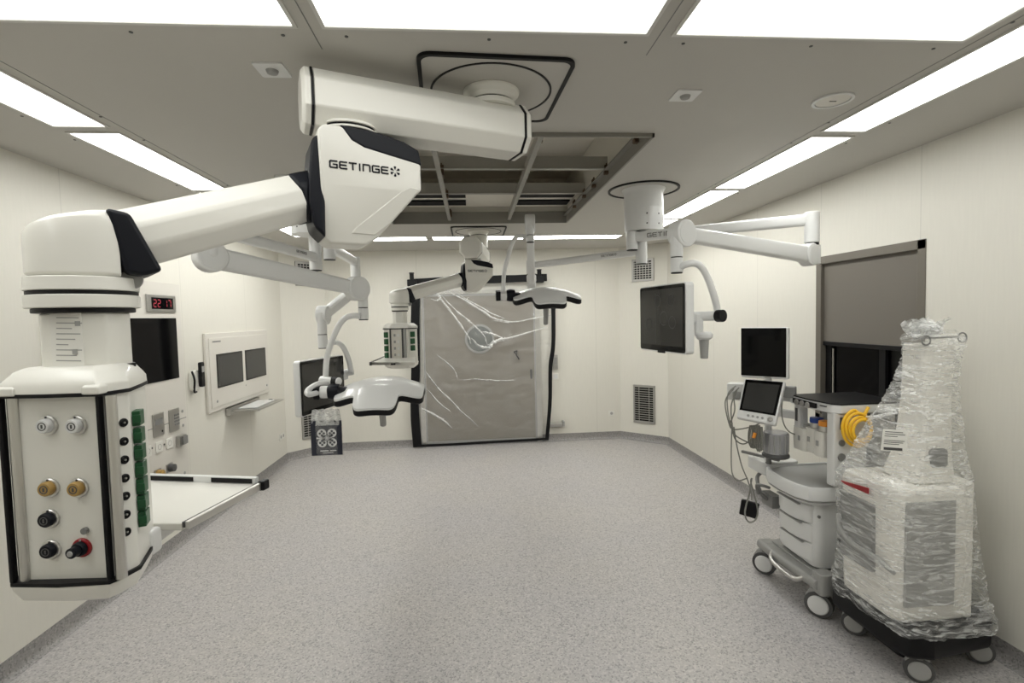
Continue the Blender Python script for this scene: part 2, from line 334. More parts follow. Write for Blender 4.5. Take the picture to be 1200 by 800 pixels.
# ------------------------------------------------------------------ pendants
def octo(w, h, cw, ch): return [(-w / 2 + cw, h / 2), (w / 2 - cw, h / 2), (w / 2, h / 2 - ch), (w / 2, -h / 2 + ch), (w / 2 - cw, -h / 2), (-w / 2 + cw, -h / 2), (-w / 2, -h / 2 + ch), (-w / 2, h / 2 - ch)]
def beam(mb, a, b, prof):
    a, b = V(a), V(b); d = (b - a).normalized(); x = d.cross(V((0, 0, 1))).normalized(); z = x.cross(d)
    return mb.loft([[p + x * u + z * w for u, w in prof] for p in (a, b)])
def pendant(name, label, ring, rot, uh, low, zb, zt, zl, k, kb, face, kc):
    """ceiling-hung supply column: plate, boom, joint housing, sloping lower boom, elbow, neck. k scales the joints."""
    t = thing(name, (ring[0], ring[1], H), label, 'ceiling pendant')
    R = Matrix.Rotation(math.radians(rot), 3, 'Z'); c0 = V((ring[0], ring[1], H)); S = .285
    sq = [c0 + R @ V((a, b, 0)) for a, b in rrect(2 * S, 2 * S, .05, 6)]; si = [c0 + R @ V((a, b, 0)) for a, b in rrect(2 * S - .03, 2 * S - .03, .04, 6)]
    g = MB(); dz = V((0, 0, -.012))
    g.loft([[p for p in sq], [p + dz for p in sq], [p + dz for p in si], [p for p in si]], cap=False)
    g.build('gasket', 'tape', t)
    MB().prism(si, (0, 0, -.008)).build('cover_plate', 'ceil', t)
    MB().ring(c0 + V((0, 0, -.009)), (0, 0, 1), .24, 0, 72, sq=(.008, .004)).build('seam_ring', 'tape', t)
    MB().rev(c0, (0, 0, -1), [(.115, .008), (.112, .02), (.095, .034), (.09, .05)]).m(1).rev(c0, (0, 0, -1), [(.088, .05), (.088, .057)]).m(0).rev(c0, (0, 0, -1), [(.098, .057), (.098, H - zb - .09 * kb + .01)]).build('column', ['white', 'black'], t, .003)
    u = V((uh[0], uh[1], 0)); r = V((ring[0], ring[1], 0)); d = (u - r).normalized(); up_ = V((0, 0, zb))
    P = octo(.20 * kb, .19 * kb, .045 * kb, .05 * kb)
    a, b = r - d * .10 + up_, u + d * .12 * kb + up_
    bo = beam(MB(), a, b, P).build('boom', 'white', t, .006, 3)
    for q, s_ in ((a, -1), (b, 1)):
        beam(MB(), q, q + d * s_ * .007, octo(.203 * kb, .193 * kb, .046 * kb, .05 * kb)).build('seal', 'black', bo)
        e = MB(); P2 = [(x * .84, z * .86) for x, z in P]; x_ = d.cross(V((0, 0, 1)))
        e.loft([[q + d * s_ * o + x_ * x + V((0, 0, z)) for x, z in pp] for o, pp in ((.007, P), (.022 * kb + .004, P), (.034 * kb + .004, P2))]).build('end_cap', 'white', bo, .004)
    # collar and joint housing
    ua = V((uh[0], uh[1], zt)); lo = V((low[0], low[1], zl)); e = V((u.x - low[0], u.y - low[1], 0)).normalized(); n = V((e.y, -e.x, 0))
    if n.y > 0: n = -n
    MB().rev(ua, (0, 0, 1), [(.108 * k, .001), (.108 * k, .006 * k), (.10 * k, .012 * k)]).m(1).rev(ua, (0, 0, 1), [(.101 * k, .012 * k), (.101 * k, .018 * k)]).m(0).rev(ua, (0, 0, 1), [(.108 * k, .018 * k), (.10 * k, max(.03 * k, zb - .095 * kb - zt + .004))]).build('collar', ['white', 'black'], t, .003)
    th = .20 * k; fa = math.radians(face); eh = V((math.cos(fa), math.sin(fa), 0)); nh = V((eh.y, -eh.x, 0))
    def pf(s_, z, o=0): return ua + eh * s_ * k + V((0, 0, z * k)) + nh * (th / 2 + o)
    HP = [(-.120, -.02), (-.10, .0), (-.02, .0), (.08, -.008), (.17, -.026), (.222, -.05), (.232, -.09), (.232, -.17), (.22, -.198), (.12, -.315), (.08, -.36), (.04, -.387), (-.085, -.387), (-.105, -.37), (-.115, -.2)]
    def crs(s_, z): return min(0, (z - (-.200 + (s_ + .115) * .03))) * .34 * k     # lower half of the face leans back
    hm = MB(); HP2 = HP[:8] + [(.2315, -.1896)] + HP[8:-1] + [(-.115, -.200)]
    fr_ = [hm.bm.verts.new(pf(s_, z, crs(s_, z))) for s_, z in HP2]; bk_ = [hm.bm.verts.new(pf(s_, z) - nh * th) for s_, z in HP2]; n_ = len(HP2)
    for q_ in range(n_): hm.face((fr_[q_], fr_[(q_ + 1) % n_], bk_[(q_ + 1) % n_], bk_[q_]))
    hm.face(bk_[::-1]); hm.face(fr_[:9] + [fr_[-1]]); hm.face(fr_[8:])
    h = hm.build('joint_housing', 'white', t, .020 * k, 4, ang=25)
    CP = [(-.05, .004), (.0, .005), (.08, -.004), (.17, -.022), (.226, -.046), (.2355, -.10), (.13, -.082), (.03, -.064), (-.012, -.045)]
    MB().prism([pf(s_, z, .003) for s_, z in CP], -nh * (th + .006)).build('top_trim', 'navy', h, .008 * k, 3)
    MB().prism([pf(s_, z, .0025 + crs(s_, z)) for s_, z in ((.226, -.185), (.19, -.18), (.155, -.20), (.0, -.33), (-.015, -.35), (.07, -.352), (.12, -.31))], -nh * (th + .003)).build('lower_fairing', 'white', h, .004)
    MB().prism([pf(s_, z, -.012 * k) for s_, z in ((-.115, -.03), (-.137, -.05), (-.15, -.16), (-.155, -.25), (-.14, -.34), (-.105, -.375), (-.10, -.2))], -nh * (th - .024 * k)).build('side_trim', 'navy', h, .012 * k, 3)
    lg = MB(); getinge(lg, pf(-.085, -.142, .0012), eh, (0, 0, 1), nh, .0215 * k); lg.build('logo', 'navy', h)
    # lower boom
    aa = ua + eh * (-.155 * k) + nh * (-.01 * k) + V((0, 0, -.226 * k)); bb = lo + e * .08 * k + V((0, 0, .015 * k))
    d2 = (bb - aa).normalized()
    lb = beam(MB(), aa + d2 * .03, bb - d2 * .0, octo(.155 * k, .158 * k, .04 * k, .05 * k)).build('lower_boom', 'white', t, .012 * k, 3)
    beam(MB(), aa - d2 * .035 * k, aa + d2 * .05 * k, octo(.162 * k, .165 * k, .035 * k, .045 * k)).build('boot', 'navy', lb, .015 * k, 3)
    # elbow housing: rounded nose in plan, rising towards the boom
    def plan(sc, z0_, z1_):
        o = []
        for i in range(13):
            a_ = PI / 2 + PI * i / 12; o.append((math.cos(a_) * .112, math.sin(a_) * .108))
        o += [(.03, -.108), (.07, -.10), (.07, .10), (.03, .108)]
        return [lo + e * (-.0 + (x - .07) * sc + .07) * k + n * (-y * (sc if sc > .9 else sc)) * k + V((0, 0, (z0_ + (z1_ - z0_) * min(1, max(0, (x + .112) / .13)) ** .7) * k)) for x, y in o]
    el = MB().loft([plan(.93, -.085, -.085), plan(1, -.078, -.078), plan(1, .0, .0), plan(.99, .022, .045), plan(.955, .036, .066), plan(.87, .048, .078), plan(.72, .058, .084)]).build('elbow_housing', 'white', t, .004)
    W = [(.045, .088), (.095, .080), (.150, -.045), (.160, -.066), (.115, -.082), (.078, -.075)]
    MB().prism([lo + e * s_ * k + V((0, 0, z * k)) + n * .105 * k for s_, z in W], -n * .21 * k).build('elbow_boot', 'navy', el, .012 * k, 3)
    MB().cyl(lo + e * .095 * k + n * .06 * k + V((0, 0, -.088 * k)), lo + e * .095 * k - n * .06 * k + V((0, 0, -.088 * k)), .026 * k).build('hinge_pin', 'grey', el, .004)
    # neck
    z0 = lo.z - .085 * k; q = V((low[0], low[1], 0))
    nk = MB(); r_ = .118 * kc
    nk.rev(q, (0, 0, 1), [(r_ * .98, z0), (r_, z0 - .035 * k)]).m(1).rev(q, (0, 0, 1), [(r_ * .97, z0 - .035 * k), (r_ * .97, z0 - .045 * k)]).m(0)
    nk.rev(q, (0, 0, 1), [(r_, z0 - .045 * k), (r_, z0 - .078 * k)]).m(1).rev(q, (0, 0, 1), [(r_ * .9, z0 - .078 * k), (r_ * .9, z0 - .09 * k)]).build('swivel', ['white', 'black'], t, .003)
    return t, e, n, z0 - .088 * k, q

low = A(95, 285, 1.40)
pend, e, n, zn, q = pendant('ceiling_pendant', 'large white articulated ceiling pendant filling the left side, box with gas outlets', (.105, 2.075), 3, (-.42, 1.87), (low.x, low.y), 2.508, 2.405, 1.960, 1.0, 1.0, 24, 1.0)
# neck column and service head of the near pendant
hd = V((1, -.075, 0)).normalized(); hp = V((.075, 1, 0)).normalized()     # along the front, into depth
FL = A(6, 600, 1.262); FR = A(121, 600, 1.245); FL.z = FR.z = 0
hd = (FR - FL).normalized(); hp = V((-hd.y, hd.x, 0)); BW = (FR - FL).length
ZT = A(60, 463, 1.25).z; ZB = A(62, 686, 1.25).z
def hq(w, d, z): return FL + hd * w + hp * d + V((0, 0, z))
cq = q
col = MB().prism([cq + hd * a + hp * b + V((0, 0, ZT + .05)) for a, b in octo(.172, .16, .04, .04)], (0, 0, zn - ZT - .05)).build('neck_column', 'white', pend, .008, 3)
st = AP(77, 395, cq - hp * .081, hp)
plate(MB(), AP(79, 399, cq - hp * .0805, hp), hd, (0, 0, 1), -hp, .078, .135, .001, .002, 2).build('sticker', 'paper', col)
sk = MB()
for i in range(9):
    y = 372 + i * 6.3; x1 = (92, 96, 84, 94, 88, 80, 96, 90, 95)[i]
    a = AP(66, y, cq - hp * .0818, hp); b = AP(x1, y + .3, cq - hp * .0818, hp); sk.bar(a, b, .0025, .0006, hp)
sk.box(AP(91, 379, cq - hp * .082, hp), (.012, .002, .012)).box(AP(88, 412, cq - hp * .082, hp), (.012, .002, .012)).build('sticker_print', 'grey', col)
MB().prism([cq + hd * a + hp * b + V((0, 0, ZT + .048)) for a, b in octo(.18, .17, .04, .04)], (0, 0, .01)).build('neck_gasket', 'black', pend)
PL = [(0, .004), (BW * .5, -.004), (BW, .004), (BW + .013, .03), (BW + .022, .075), (BW - .016, .165), (BW - .05, .235), (.05, .235), (.016, .165), (-.022, .075), (-.013, .03)]
def ring_at(z, sc=1, grow=0):
    c = V((BW / 2, .115))
    return [hq(c.x + (w - c.x) * sc, c.y + (d - c.y) * sc, z) for w, d in PL]
PB = [(.012, .018), (BW - .012, .018), (BW + .009, .032), (BW + .018, .078), (BW - .020, .165), (BW - .05, .23), (.05, .23), (.02, .165), (-.018, .078), (-.009, .032)]
head = MB().prism([hq(w, d, ZB) for w, d in PB], (0, 0, ZT - ZB)).build('service_head', 'white', pend, .004)
MB().loft([ring_at(ZT, 1.02), ring_at(ZT + .022, 1.01), ring_at(ZT + .032, .96), ring_at(ZT + .052, .84), ring_at(ZT + .062, .70)]).build('top_cover', 'white', pend, .004)
for w0_, w1_ in ((-.008, .045), (BW - .03, BW + .012)):
    MB().loft([[hq(w0_, -.006, z), hq(w1_, -.006, z), hq(w1_, .05, z), hq(w0_, .05, z)] for z in (ZT - .001, ZT + .018)] + [[hq(w0_ + .006, .012, ZT + .027), hq(w1_ - .01, .012, ZT + .027), hq(w1_ - .01, .06, ZT + .030), hq(w0_ + .006, .06, ZT + .030)]]).build('cover_corner', 'white', pend, .004)
MB().prism(ring_at(ZT - .006, 1.022), (0, 0, .009)).build('top_gasket', 'black', pend)
MB().prism(ring_at(ZB - .004, 1.022), (0, 0, .009)).build('bottom_gasket', 'black', pend)
MB().loft([ring_at(ZB - .004, 1.01), ring_at(ZB - .016, 1.0), ring_at(ZB - .045, .90), ring_at(ZB - .065, .6)]).build('bottom_cover', 'white', pend, .003)
for w in (0, BW - .0):
    s_ = 1 if w == 0 else -1
    MB().box((hq(w + .001, .008, (ZT + ZB) / 2)), (.009, .016, ZT - ZB - .01), Matrix.Rotation(math.atan2(hd.y, hd.x), 3, 'Z')).build('corner_strip', 'black', head, .003)
    MB().cyl(hq(w + .020, .018, ZB + .004), hq(w + .020, .018, ZT - .006), .012).build('corner_post', 'alu', head)
FP = hq(0, .018, 0)     # front panel plane
def fpt(x, y, o=0): return AP(x, y, FP, hp) - hp * o
for i, (x, y, kind) in enumerate(((57, 498, 0), (91, 498, 0), (59, 571, 1), (93, 571, 1), (59, 607, 2), (61, 643, 2), (97, 641, 3))):
    c = fpt(x, y); o = MB(); bm_, km, fm = (('alu', 'white2', 'dgrey'), ('alu', 'brass', 'dgrey'), ('alu', 'navy', 'dgrey'), ('red', 'navy', 'grey'))[kind]
    o.m(0).rev(c, -hp, [(.023, 0), (.023, .004), (.021, .006)]).m(1).rev(c, -hp, [(.0175, .004), (.0170, .015), (.0148, .018)]).m(2)
    ff = c - hp * .0182
    if kind == 3: o.m(1).rev(c, -hp, [(.0125, .017), (.0125, .034), (.008, .036)]).m(2).rev(c, -hp, [(.007, .036), (.006, .038)])
    else:
        o.ring(ff, hp, .0088, 0, 24, sq=(.0022, .0012)).box(ff, (.004, .0016, .009), Matrix.Rotation(math.atan2(hd.y, hd.x), 3, 'Z'))
    o.m(2).cyl(c + V((0, 0, .0195)) - hp * .004, c + V((0, 0, .0195)) - hp * .0075, .0025, n=8)
    o.build('gas_outlet', [bm_, km, fm], head, label=('grey gas outlet', 'ochre gas outlet', 'black gas outlet', 'black outlet on red base')[kind])
MB().cyl(fpt(101, 621), fpt(101, 621, .008), .008, n=16).build('key_switch', 'midg', head)
# maker's badge on the cover lip (tiny print)
bd = MB()
for x, y, w, hgt in ((69, 443.5, .022, .005), (71, 450, .026, .003), (65, 455.5, .016, .006)):
    c = AP(x, y, hq(0, .0, 0) , hp); bd.box(c, (w, .004, hgt), Matrix.Rotation(math.atan2(hd.y, hd.x), 3, 'Z'))
# side panel: seven round sockets, seven green terminals
s0, s1 = hq(BW + .009, .032, 0), hq(BW + .018, .078, 0); sd = (s1 - s0).normalized(); sn = V((sd.y, -sd.x, 0))
if sn.x < 0: sn = -sn
for y in (495, 517, 538.5, 560, 581, 602.5, 623):
    c = AP(144 + (y - 495) * .028, y, s0, sn)
    MB().m(0).rev(c, sn, [(.0105, 0), (.0105, .004), (.009, .006), (.006, .006), (.0055, .002), (.001, .002)]).m(1).cyl(c, c + sn * .006, .0025, n=8).build('potential_socket', ['black', 'alu'], head)
t0, t1 = hq(BW + .018, .078, 0), hq(BW - .020, .165, 0); td = (t1 - t0).normalized(); tn = V((td.y, -td.x, 0))
if tn.x < 0: tn = -tn
for i in range(7):
    z = AP(163, 490 + i * 21.3, hq(BW + .02, .11, 0), tn).z
    MB().box(t0 + td * .035 + tn * .008 + V((0, 0, z)), (.042, .018, .0385), Matrix((td, tn, (0, 0, 1))).transposed()).box(t0 + td * .012 + tn * .011 + V((0, 0, z)), (.01, .018, .02), Matrix((td, tn, (0, 0, 1))).transposed()).build('green_terminal', 'green', head, .002)
# shelf behind the head
zs = A(215, 617, 1.44).z
fR, bR = AZ(213, 613, zs), AZ(300, 567, zs); bL = AZ(150, 562, zs); fL = AZ(140, 613, zs)
sh = MB().prism([fL, fR, bR, bL], (0, 0, -.022)).build('shelf', 'white', pend, .004)
dR = (bR - fR).normalized(); nR = V((dR.y, -dR.x, 0))
MB().bar(fR + nR * .005 - V((0, 0, .004)), bR + nR * .005 - V((0, 0, .004)), .008, .016).build('rail_gap', 'dgrey', sh)
MB().bar(fR + nR * .016 - V((0, 0, .006)), bR + nR * .016 - V((0, 0, .006)), .013, .024).build('side_rail', 'alu', sh, .003)
MB().bar(bL + V((0, .012, .004)), bR + V((0, .012, .004)), .018, .034).build('rear_rail', 'white2', sh, .003)
vr = bR - bL
for f0, f1 in ((.05, .52), (.66, .97)): MB().bar(bL + vr * f0 + V((0, .003, .009)), bL + vr * f1 + V((0, .003, .009)), .004, .016).build('rail_slot', 'black', sh)
MB().box(bR + nR * .02 + dR * .012 - V((0, 0, .006)), (.036, .026, .034), Matrix((dR, nR, (0, 0, 1))).transposed()).build('rail_end', 'black', sh, .006)
MB().box(A(172, 634, 1.45), (.06, .05, .07)).build('shelf_arm', 'white2', sh, .012, 3)
MB().box((fL + fR) / 2 * .5 + (bL + bR) / 2 * .5 + V((-.03, -.06, -.05)), (.14, .16, .06)).build('shelf_bracket', 'white2', sh, .015, 3)

# ------------------------------------------------------------------ far pendant
lw2 = A(468, 345, 4.4)
pd2, e2, n2, zn2, q2 = pendant('ceiling_pendant', 'smaller white ceiling pendant hanging in front of the sheeted door', (.10, 5.37), 0, (.03, 4.85), (lw2.x, lw2.y), 2.40, 2.29, 1.95, .77, 1.05, 12, .64)
ZT2, ZB2 = A(468, 385, 4.3).z, A(468, 425, 4.3).z
MB().prism([q2 + V((a, b, ZT2)) for a, b in octo(.118, .11, .03, .03)], (0, 0, zn2 - ZT2)).m(1).box(q2 + V((0, -.056, (zn2 + ZT2) / 2 - .05)), (.05, .002, .05)).build('neck_column', ['white', 'paper'], pd2, .005)
HB = [(-.135, -.05), (-.075, -.115), (.075, -.115), (.135, -.05), (.135, .06), (.07, .12), (-.07, .12), (-.135, .06)]
def rg2(z, s_): return [q2 + V((a * s_, b * s_, z)) for a, b in HB]
hd2 = MB().prism(rg2(ZB2, 1), (0, 0, ZT2 - ZB2)).build('service_head', 'white', pd2, .004)
MB().loft([rg2(ZT2, 1.05), rg2(ZT2 + .02, 1.03), rg2(ZT2 + .045, .8)]).build('top_cover', 'white', pd2, .004)
MB().loft([rg2(ZB2, 1.04), rg2(ZB2 - .03, 1.0), rg2(ZB2 - .05, .8)]).build('bottom_cover', 'white', pd2, .004)
MB().prism(rg2(ZT2 - .004, 1.055), (0, 0, .008)).build('top_gasket', 'black', pd2)
MB().box(q2 + V((-.02, -.1165, (ZT2 + ZB2) / 2)), (.085, .006, ZT2 - ZB2 - .01)).build('socket_panel', 'panel', hd2)
for i in range(4):
    for j in range(2):
        MB().box(q2 + V((-.035 + j * .03, -.121, ZB2 + .07 + i * .055)), (.016, .004, .022)).build('socket', 'white2' if j else 'grey', hd2, .002)
for x in (-.07, .03): MB().box(q2 + V((x, -.118, (ZT2 + ZB2) / 2)), (.012, .014, ZT2 - ZB2)).build('corner_strip', 'dgrey', hd2)
MB().cyl(q2 + V((.05, -.117, ZB2)), q2 + V((.05, -.117, ZT2)), .012).build('corner_post', 'grey', hd2)
for s_ in (-1, 1):
    for i in range(4 if s_ < 0 else 3):
        MB().box(q2 + V((s_ * .108 , -.088, ZT2 - .05 - i * .058)), (.035, .03, .046), Matrix.Rotation(s_ * .7, 3, 'Z')).build('green_terminal', 'green', hd2, .003)
zs2 = A(468, 420, 4.2).z
sf = MB().prism([AZ(436, 424, zs2), AZ(487, 424, zs2), AZ(487, 418, zs2), AZ(449, 418, zs2)], (0, 0, -.02)).build('shelf', 'white', pd2, .003)
MB().bar(AZ(434, 425, zs2) - V((0, 0, .008)), AZ(450, 418, zs2) - V((0, 0, .008)), .016, .026).build('side_rail', 'dgrey', sf)
MB().bar(AZ(436, 424.5, zs2) - V((0, .008, .008)), AZ(487, 424.5, zs2) - V((0, .008, .008)), .012, .022).build('front_rail', 'alu', sf)
MB().box(AZ(461, 425, zs2) - V((0, .016, .008)), (.035, .01, .014)).build('rail_clip', 'black', sf)

# ------------------------------------------------------------------ ceiling mounts for lamps and monitor booms
def mount(cx, cy_, label, sgn):
    c = V((cx, cy_, H)); t = thing('ceiling_mount', c, label, 'ceiling mount', 'round ceiling mounts of the booms')
    MB().ring(c + V((0, 0, -.004)), (0, 0, 1), .25, 0, 64, sq=(.016, .012)).build('gasket_ring', 'tape', t)
    MB().rev(c, (0, 0, -1), [(.242, 0), (.242, .003), (.0, .004)]).build('cover_disc', 'ceil', t)
    b = MB().rev(c, (0, 0, -1), [(.16, .003), (.148, .02), (.142, .04), (.14, .31)]).build('canopy', 'white2', t, .003)
    skirt = MB(); n = 20
    out = [c + V((math.cos(a) * .141, math.sin(a) * .1425, -.15)) for a in [math.radians(-95 + 110 * k / n) for k in range(n + 1)]]
    inn = [c + V((math.cos(a) * .12, math.sin(a) * .141, -.15)) for a in [math.radians(15 - 110 * k / n) for k in range(n + 1)]]
    if sgn < 0:
        out = [V((2 * c.x - p.x, p.y, p.z)) for p in out]; inn = [V((2 * c.x - p.x, p.y, p.z)) for p in inn]
    skirt.prism(out + inn, (0, 0, -.162)).build('skirt', 'white2', b, .004)
    for a in (-100, -62):
        for z in (-.2, -.27):
            d = V((math.cos(math.radians(a)) * sgn, math.sin(math.radians(a)), 0)); p = c + d * .141 + V((0, 0, z))
            MB().cyl(p, p + d * .003, .006, n=10).build('screw', 'dgrey', b)
    return t
MR, ML = V((1.295, 3.665, 0)), V((-1.095, 3.665, 0))
mount(MR.x, MR.y, 'round black-ringed ceiling mount carrying two booms, right half of room', 1)
mount(ML.x, ML.y, 'round ceiling mount carrying two booms by the left light strip', -1)

def flatbeam(a, b, w, h0, h1=None):
    h1 = h1 or h0; a, b = V(a), V(b); d = (b - a).normalized(); x = d.cross(V((0, 0, 1))).normalized(); z = x.cross(d)
    return MB().loft([[p + x * u + z * v for u, v in rrect(w, h, min(w, h) * .3, 3)] for p, h in ((a, h0), (b, h1))])

def boom_arms(t, hub, elbow, jz, joint, zt, armz, cylz, tubr=.03, thick=.07, logo=True, jr=.068, block=True):
    """hub spindle, flat arm, elbow, spring arm, round joint, drop tube; shared by lamps and monitors"""
    hx, ex = V((*hub, 0)), V((*elbow, 0))
    MB().cyl(hx + V((0, 0, zt)), hx + V((0, 0, armz - .09)), .042).m(1).cyl(hx + V((0, 0, armz - .09)), hx + V((0, 0, armz - .096)), .040).build('mounting_spindle', ['white2', 'black'], t, .003)
    d = (ex - hx).normalized()
    a = flatbeam(hx + V((0, 0, armz)), ex + V((0, 0, armz)), .055, thick).build('arm', 'white2', t)
    if logo:
        nn = V((d.y, -d.x, 0)); nn = -nn if nn.y > 0 else nn; U = d if d.x > 0 else -d; h_ = .026 if logo == 1 else .013
        lg = MB(); L = (ex - hx).length; s0 = .2 if logo == 1 else .72
        pos = hx + d * (.12 if logo == 1 else .20); ctr = pos if d.x > 0 else pos + d * word_width(h_)
        getinge(lg, ctr + nn * .0285 + V((0, 0, armz - h_ / 2)), U, (0, 0, 1), nn, h_); lg.build('logo', 'midg', a)
    MB().cyl(ex + V((0, 0, armz + .045)), ex + V((0, 0, jz + .075)), .043).m(1).cyl(ex + V((0, 0, jz + .075)), ex + V((0, 0, jz + .06)), .040).build('elbow', ['white2', 'black'], t, .005)
    J = V(joint); E = V((ex.x, ex.y, jz)); ds = (J - E).normalized(); x = ds.cross(V((0, 0, 1))).normalized()
    w = .075
    dh = V((ds.x, ds.y, 0)).normalized(); E = E + dh * (.035 if block else 0); jb = MB().cyl(E - x * w / 2 , E + x * w / 2, jr)
    (jb.cyl(E, E + V((0, 0, .062)), .044) if not block else jb.box(E - dh * .035 + V((0, 0, .0)), (.08, w, jr * 1.75), Matrix((dh, x, (0, 0, 1))).transposed())).build('elbow_joint', 'white2', t, .01, 3)
    s = flatbeam(E + ds * .03, J - ds * .03, .062, jr * 1.45, jr * 1.1).build('spring_arm', 'white2', t, .004)
    for p in (E, J):
        for q in (-1, 1): MB().cyl(p + x * q * (w / 2 - .002), p + x * q * (w / 2 + .002), jr * .78).build('joint_cap', 'white2', s, .001)
    MB().cyl(J - x * w / 2, J + x * w / 2, jr).build('round_joint', 'white2', t, .008, 3)
    D = V((J.x, J.y, 0)); ofs = ds.copy(); ofs.z = 0; ofs = ofs.normalized() * jr * .55; D = D + ofs
    zc = (J.z + cylz) / 2 - .02
    MB().cyl(D + V((0, 0, J.z + .02)), D + V((0, 0, zc)), tubr).m(1).cyl(D + V((0, 0, zc)), D + V((0, 0, zc - .005)), tubr * .95).m(0).cyl(D + V((0, 0, zc - .005)), D + V((0, 0, cylz)), tubr).m(1).cyl(D + V((0, 0, cylz)), D + V((0, 0, cylz - .006)), tubr * .93).build('drop_tube', ['white2', 'black'], t, .003)
    return D

def rmax(th, R=.262):
    """rounded plus: four square-ended lobes"""
    a = abs(math.cos(th)); b = abs(math.sin(th)); w = .125; m_, s_ = max(a, b), min(a, b)
    d = []
    for L_, W_ in ((R, w), (w, R)):
        d.append((abs(a / L_) ** 7 + abs(b / W_) ** 7) ** (-1 / 7))
    return (d[0] ** 9 + d[1] ** 9) ** (1 / 9) * .965
def hz(x, y):
    r = math.hypot(x, y); q = r / .265
    return .062 - .062 * q ** 2.0
def lamp_head(t, c, tilt, yaw=0):
    """four-lobed lamp dome with dark rim and a sterile handle below"""
    T = Matrix.Translation(c) @ Matrix.Rotation(math.radians(yaw), 4, 'Z') @ Matrix.Rotation(math.radians(tilt), 4, 'X')
    n, rings = 128, []
    for i in range(1, 13):
        q = i / 12; rings.append([T @ V((rmax(a) * q * math.cos(a), rmax(a) * q * math.sin(a), hz(rmax(a) * q * math.cos(a), rmax(a) * q * math.sin(a)))) for a in [2 * PI * k / n for k in range(n)]])
    rim = lambda s_, dz: [T @ V((rmax(a) * s_ * math.cos(a), rmax(a) * s_ * math.sin(a), hz(rmax(a) * math.cos(a), rmax(a) * math.sin(a)) + dz)) for a in [2 * PI * k / n for k in range(n)]]
    b = MB().loft(rings + [rim(1.0, -.012)], cap=True)
    dome = b.build('dome', 'white2', t)
    MB().loft([rim(1.0, -.012), rim(1.012, -.018), rim(1.012, -.040), rim(.97, -.048), rim(.90, -.048)], cap=False).build('rim_band', 'black', dome)
    MB().loft([rim(.93, -.044), rim(.6, -.03), rim(.2, -.02)], cap=True).build('lens_plate', 'grey', dome)
    fc = []
    for i in range(9):
        y = -.243 + .215 * i / 8; w = .104 + .012 * (i / 8) ** 2 - .012 * (1 - i / 8) ** 4
        fc.append((y, w))
    P = MB(); Rr = []
    for y, w in fc: Rr.append([T @ V((x, y, hz(x, y) + (.0045 if 0 < k < 8 and 0 < fc.index((y, w)) < 8 else -.001))) for k, x in enumerate([-w + 2 * w * k / 8 for k in range(9)])])
    vs = [[P.bm.verts.new(p) for p in r] for r in Rr]
    for i in range(8):
        for k in range(8): P.face((vs[i][k], vs[i][k + 1], vs[i + 1][k + 1], vs[i + 1][k]))
    P.build('front_cover', 'white2', dome)
    hb = T @ V((0, 0, -.03)); hd_ = T.to_3x3() @ V((0, 0, -1))
    MB().rev(hb, hd_, [(.03, 0), (.03, .02), (.0215, .03), (.0185, .185), (.012, .19), (.0, .19)]).build('sterile_handle', 'grey', t)
    return T
def lamp_grip(t, T):
    L = lambda x, y, z: T @ V((x, y, z)); X = (T.to_3x3() @ V((1, 0, 0))).normalized(); R3 = T.to_3x3()
    MB().loft([[L(x, y_ * w, z + z_ * h) for y_, z_ in rrect(1, 1, .3, 4)] for x, w, h, z in ((-.25, .075, .045, .012), (-.19, .10, .055, .0), (-.10, .13, .05, .01))]).build('side_arm', 'navy', t, .006)
    MB().loft([[L(x, y_ * w, .012 + z_ * w) for y_, z_ in rrect(1, 1, .35, 4)] for x, w in ((-.30, .078), (-.27, .09), (-.235, .08))]).build('sleeve', 'navy', t, .006)
    MB().cyl(L(-.345, 0, .012), L(-.292, 0, .012), .037).build('pivot_block', 'white2', t, .006)
    MB().box(L(-.362, 0, .012), (.034, .068, .068), R3).m(1).cyl(L(-.378, 0, .012), L(-.381, 0, .012), .018).build('camera_end', ['black', 'gloss'], t, .01, 3)

# far surgical lamp, on the right mount
t = thing('surgical_lamp', (MR.x, MR.y, H - .34), 'surgical lamp in front of the sheeted door, on the far boom', 'surgical lamp')
jc = A(621, 262, 3.80)
D = boom_arms(t, (MR.x - .02, MR.y), (.555, 4.55), 2.06, jc, H - .3125, 2.21, A(621, 283, 3.75).z, .031, .055, 2, .07, False)
hc = A(640, 347, 3.75); T = lamp_head(t, hc, 13); lamp_grip(t, T)
yk = [D + V((-.02, 0, 0)) + V((0, 0, A(610, 277, 3.75).z))] + [A(x, y, 3.75) for x, y in ((606, 277), (600, 286), (595, 302), (591, 318), (590, 334))]
gp = T @ V((-.318, 0, .04)); MB().tube(smooth(yk + [gp], 6), .016).build('yoke', 'white2', t)

# near surgical lamp, on the left mount
t = thing('surgical_lamp', (ML.x, ML.y, H - .34), 'surgical lamp nearer the viewer, a clear bag hanging from its grip', 'surgical lamp')
jl = A(418, 338, 3.08)
D = boom_arms(t, (ML.x + .01, ML.y), (-1.225, 2.5), 2.065, jl, H - .3125, 2.20, A(423, 374, 3.1).z, .03, .06, 2, .073, False)
hc = A(446, 459, 3.0); T = lamp_head(t, hc, 13); lamp_grip(t, T)
yk = [A(x, y, 3.08) for x, y in ((422, 370), (413, 370), (404, 373), (396, 383), (388, 402), (383, 420), (381.5, 441))]
MB().tube(smooth(yk, 6), .0175).build('yoke', 'white2', t)
MB().cyl(A(376, 445, 3.08), A(398, 447, 3.02), .024).m(1).cyl(A(389, 446, 3.05), A(396, 447.2, 3.02), .026).build('yoke_joint', ['white2', 'black'], t, .006)
gp = T @ V((-.345, 0, .012))
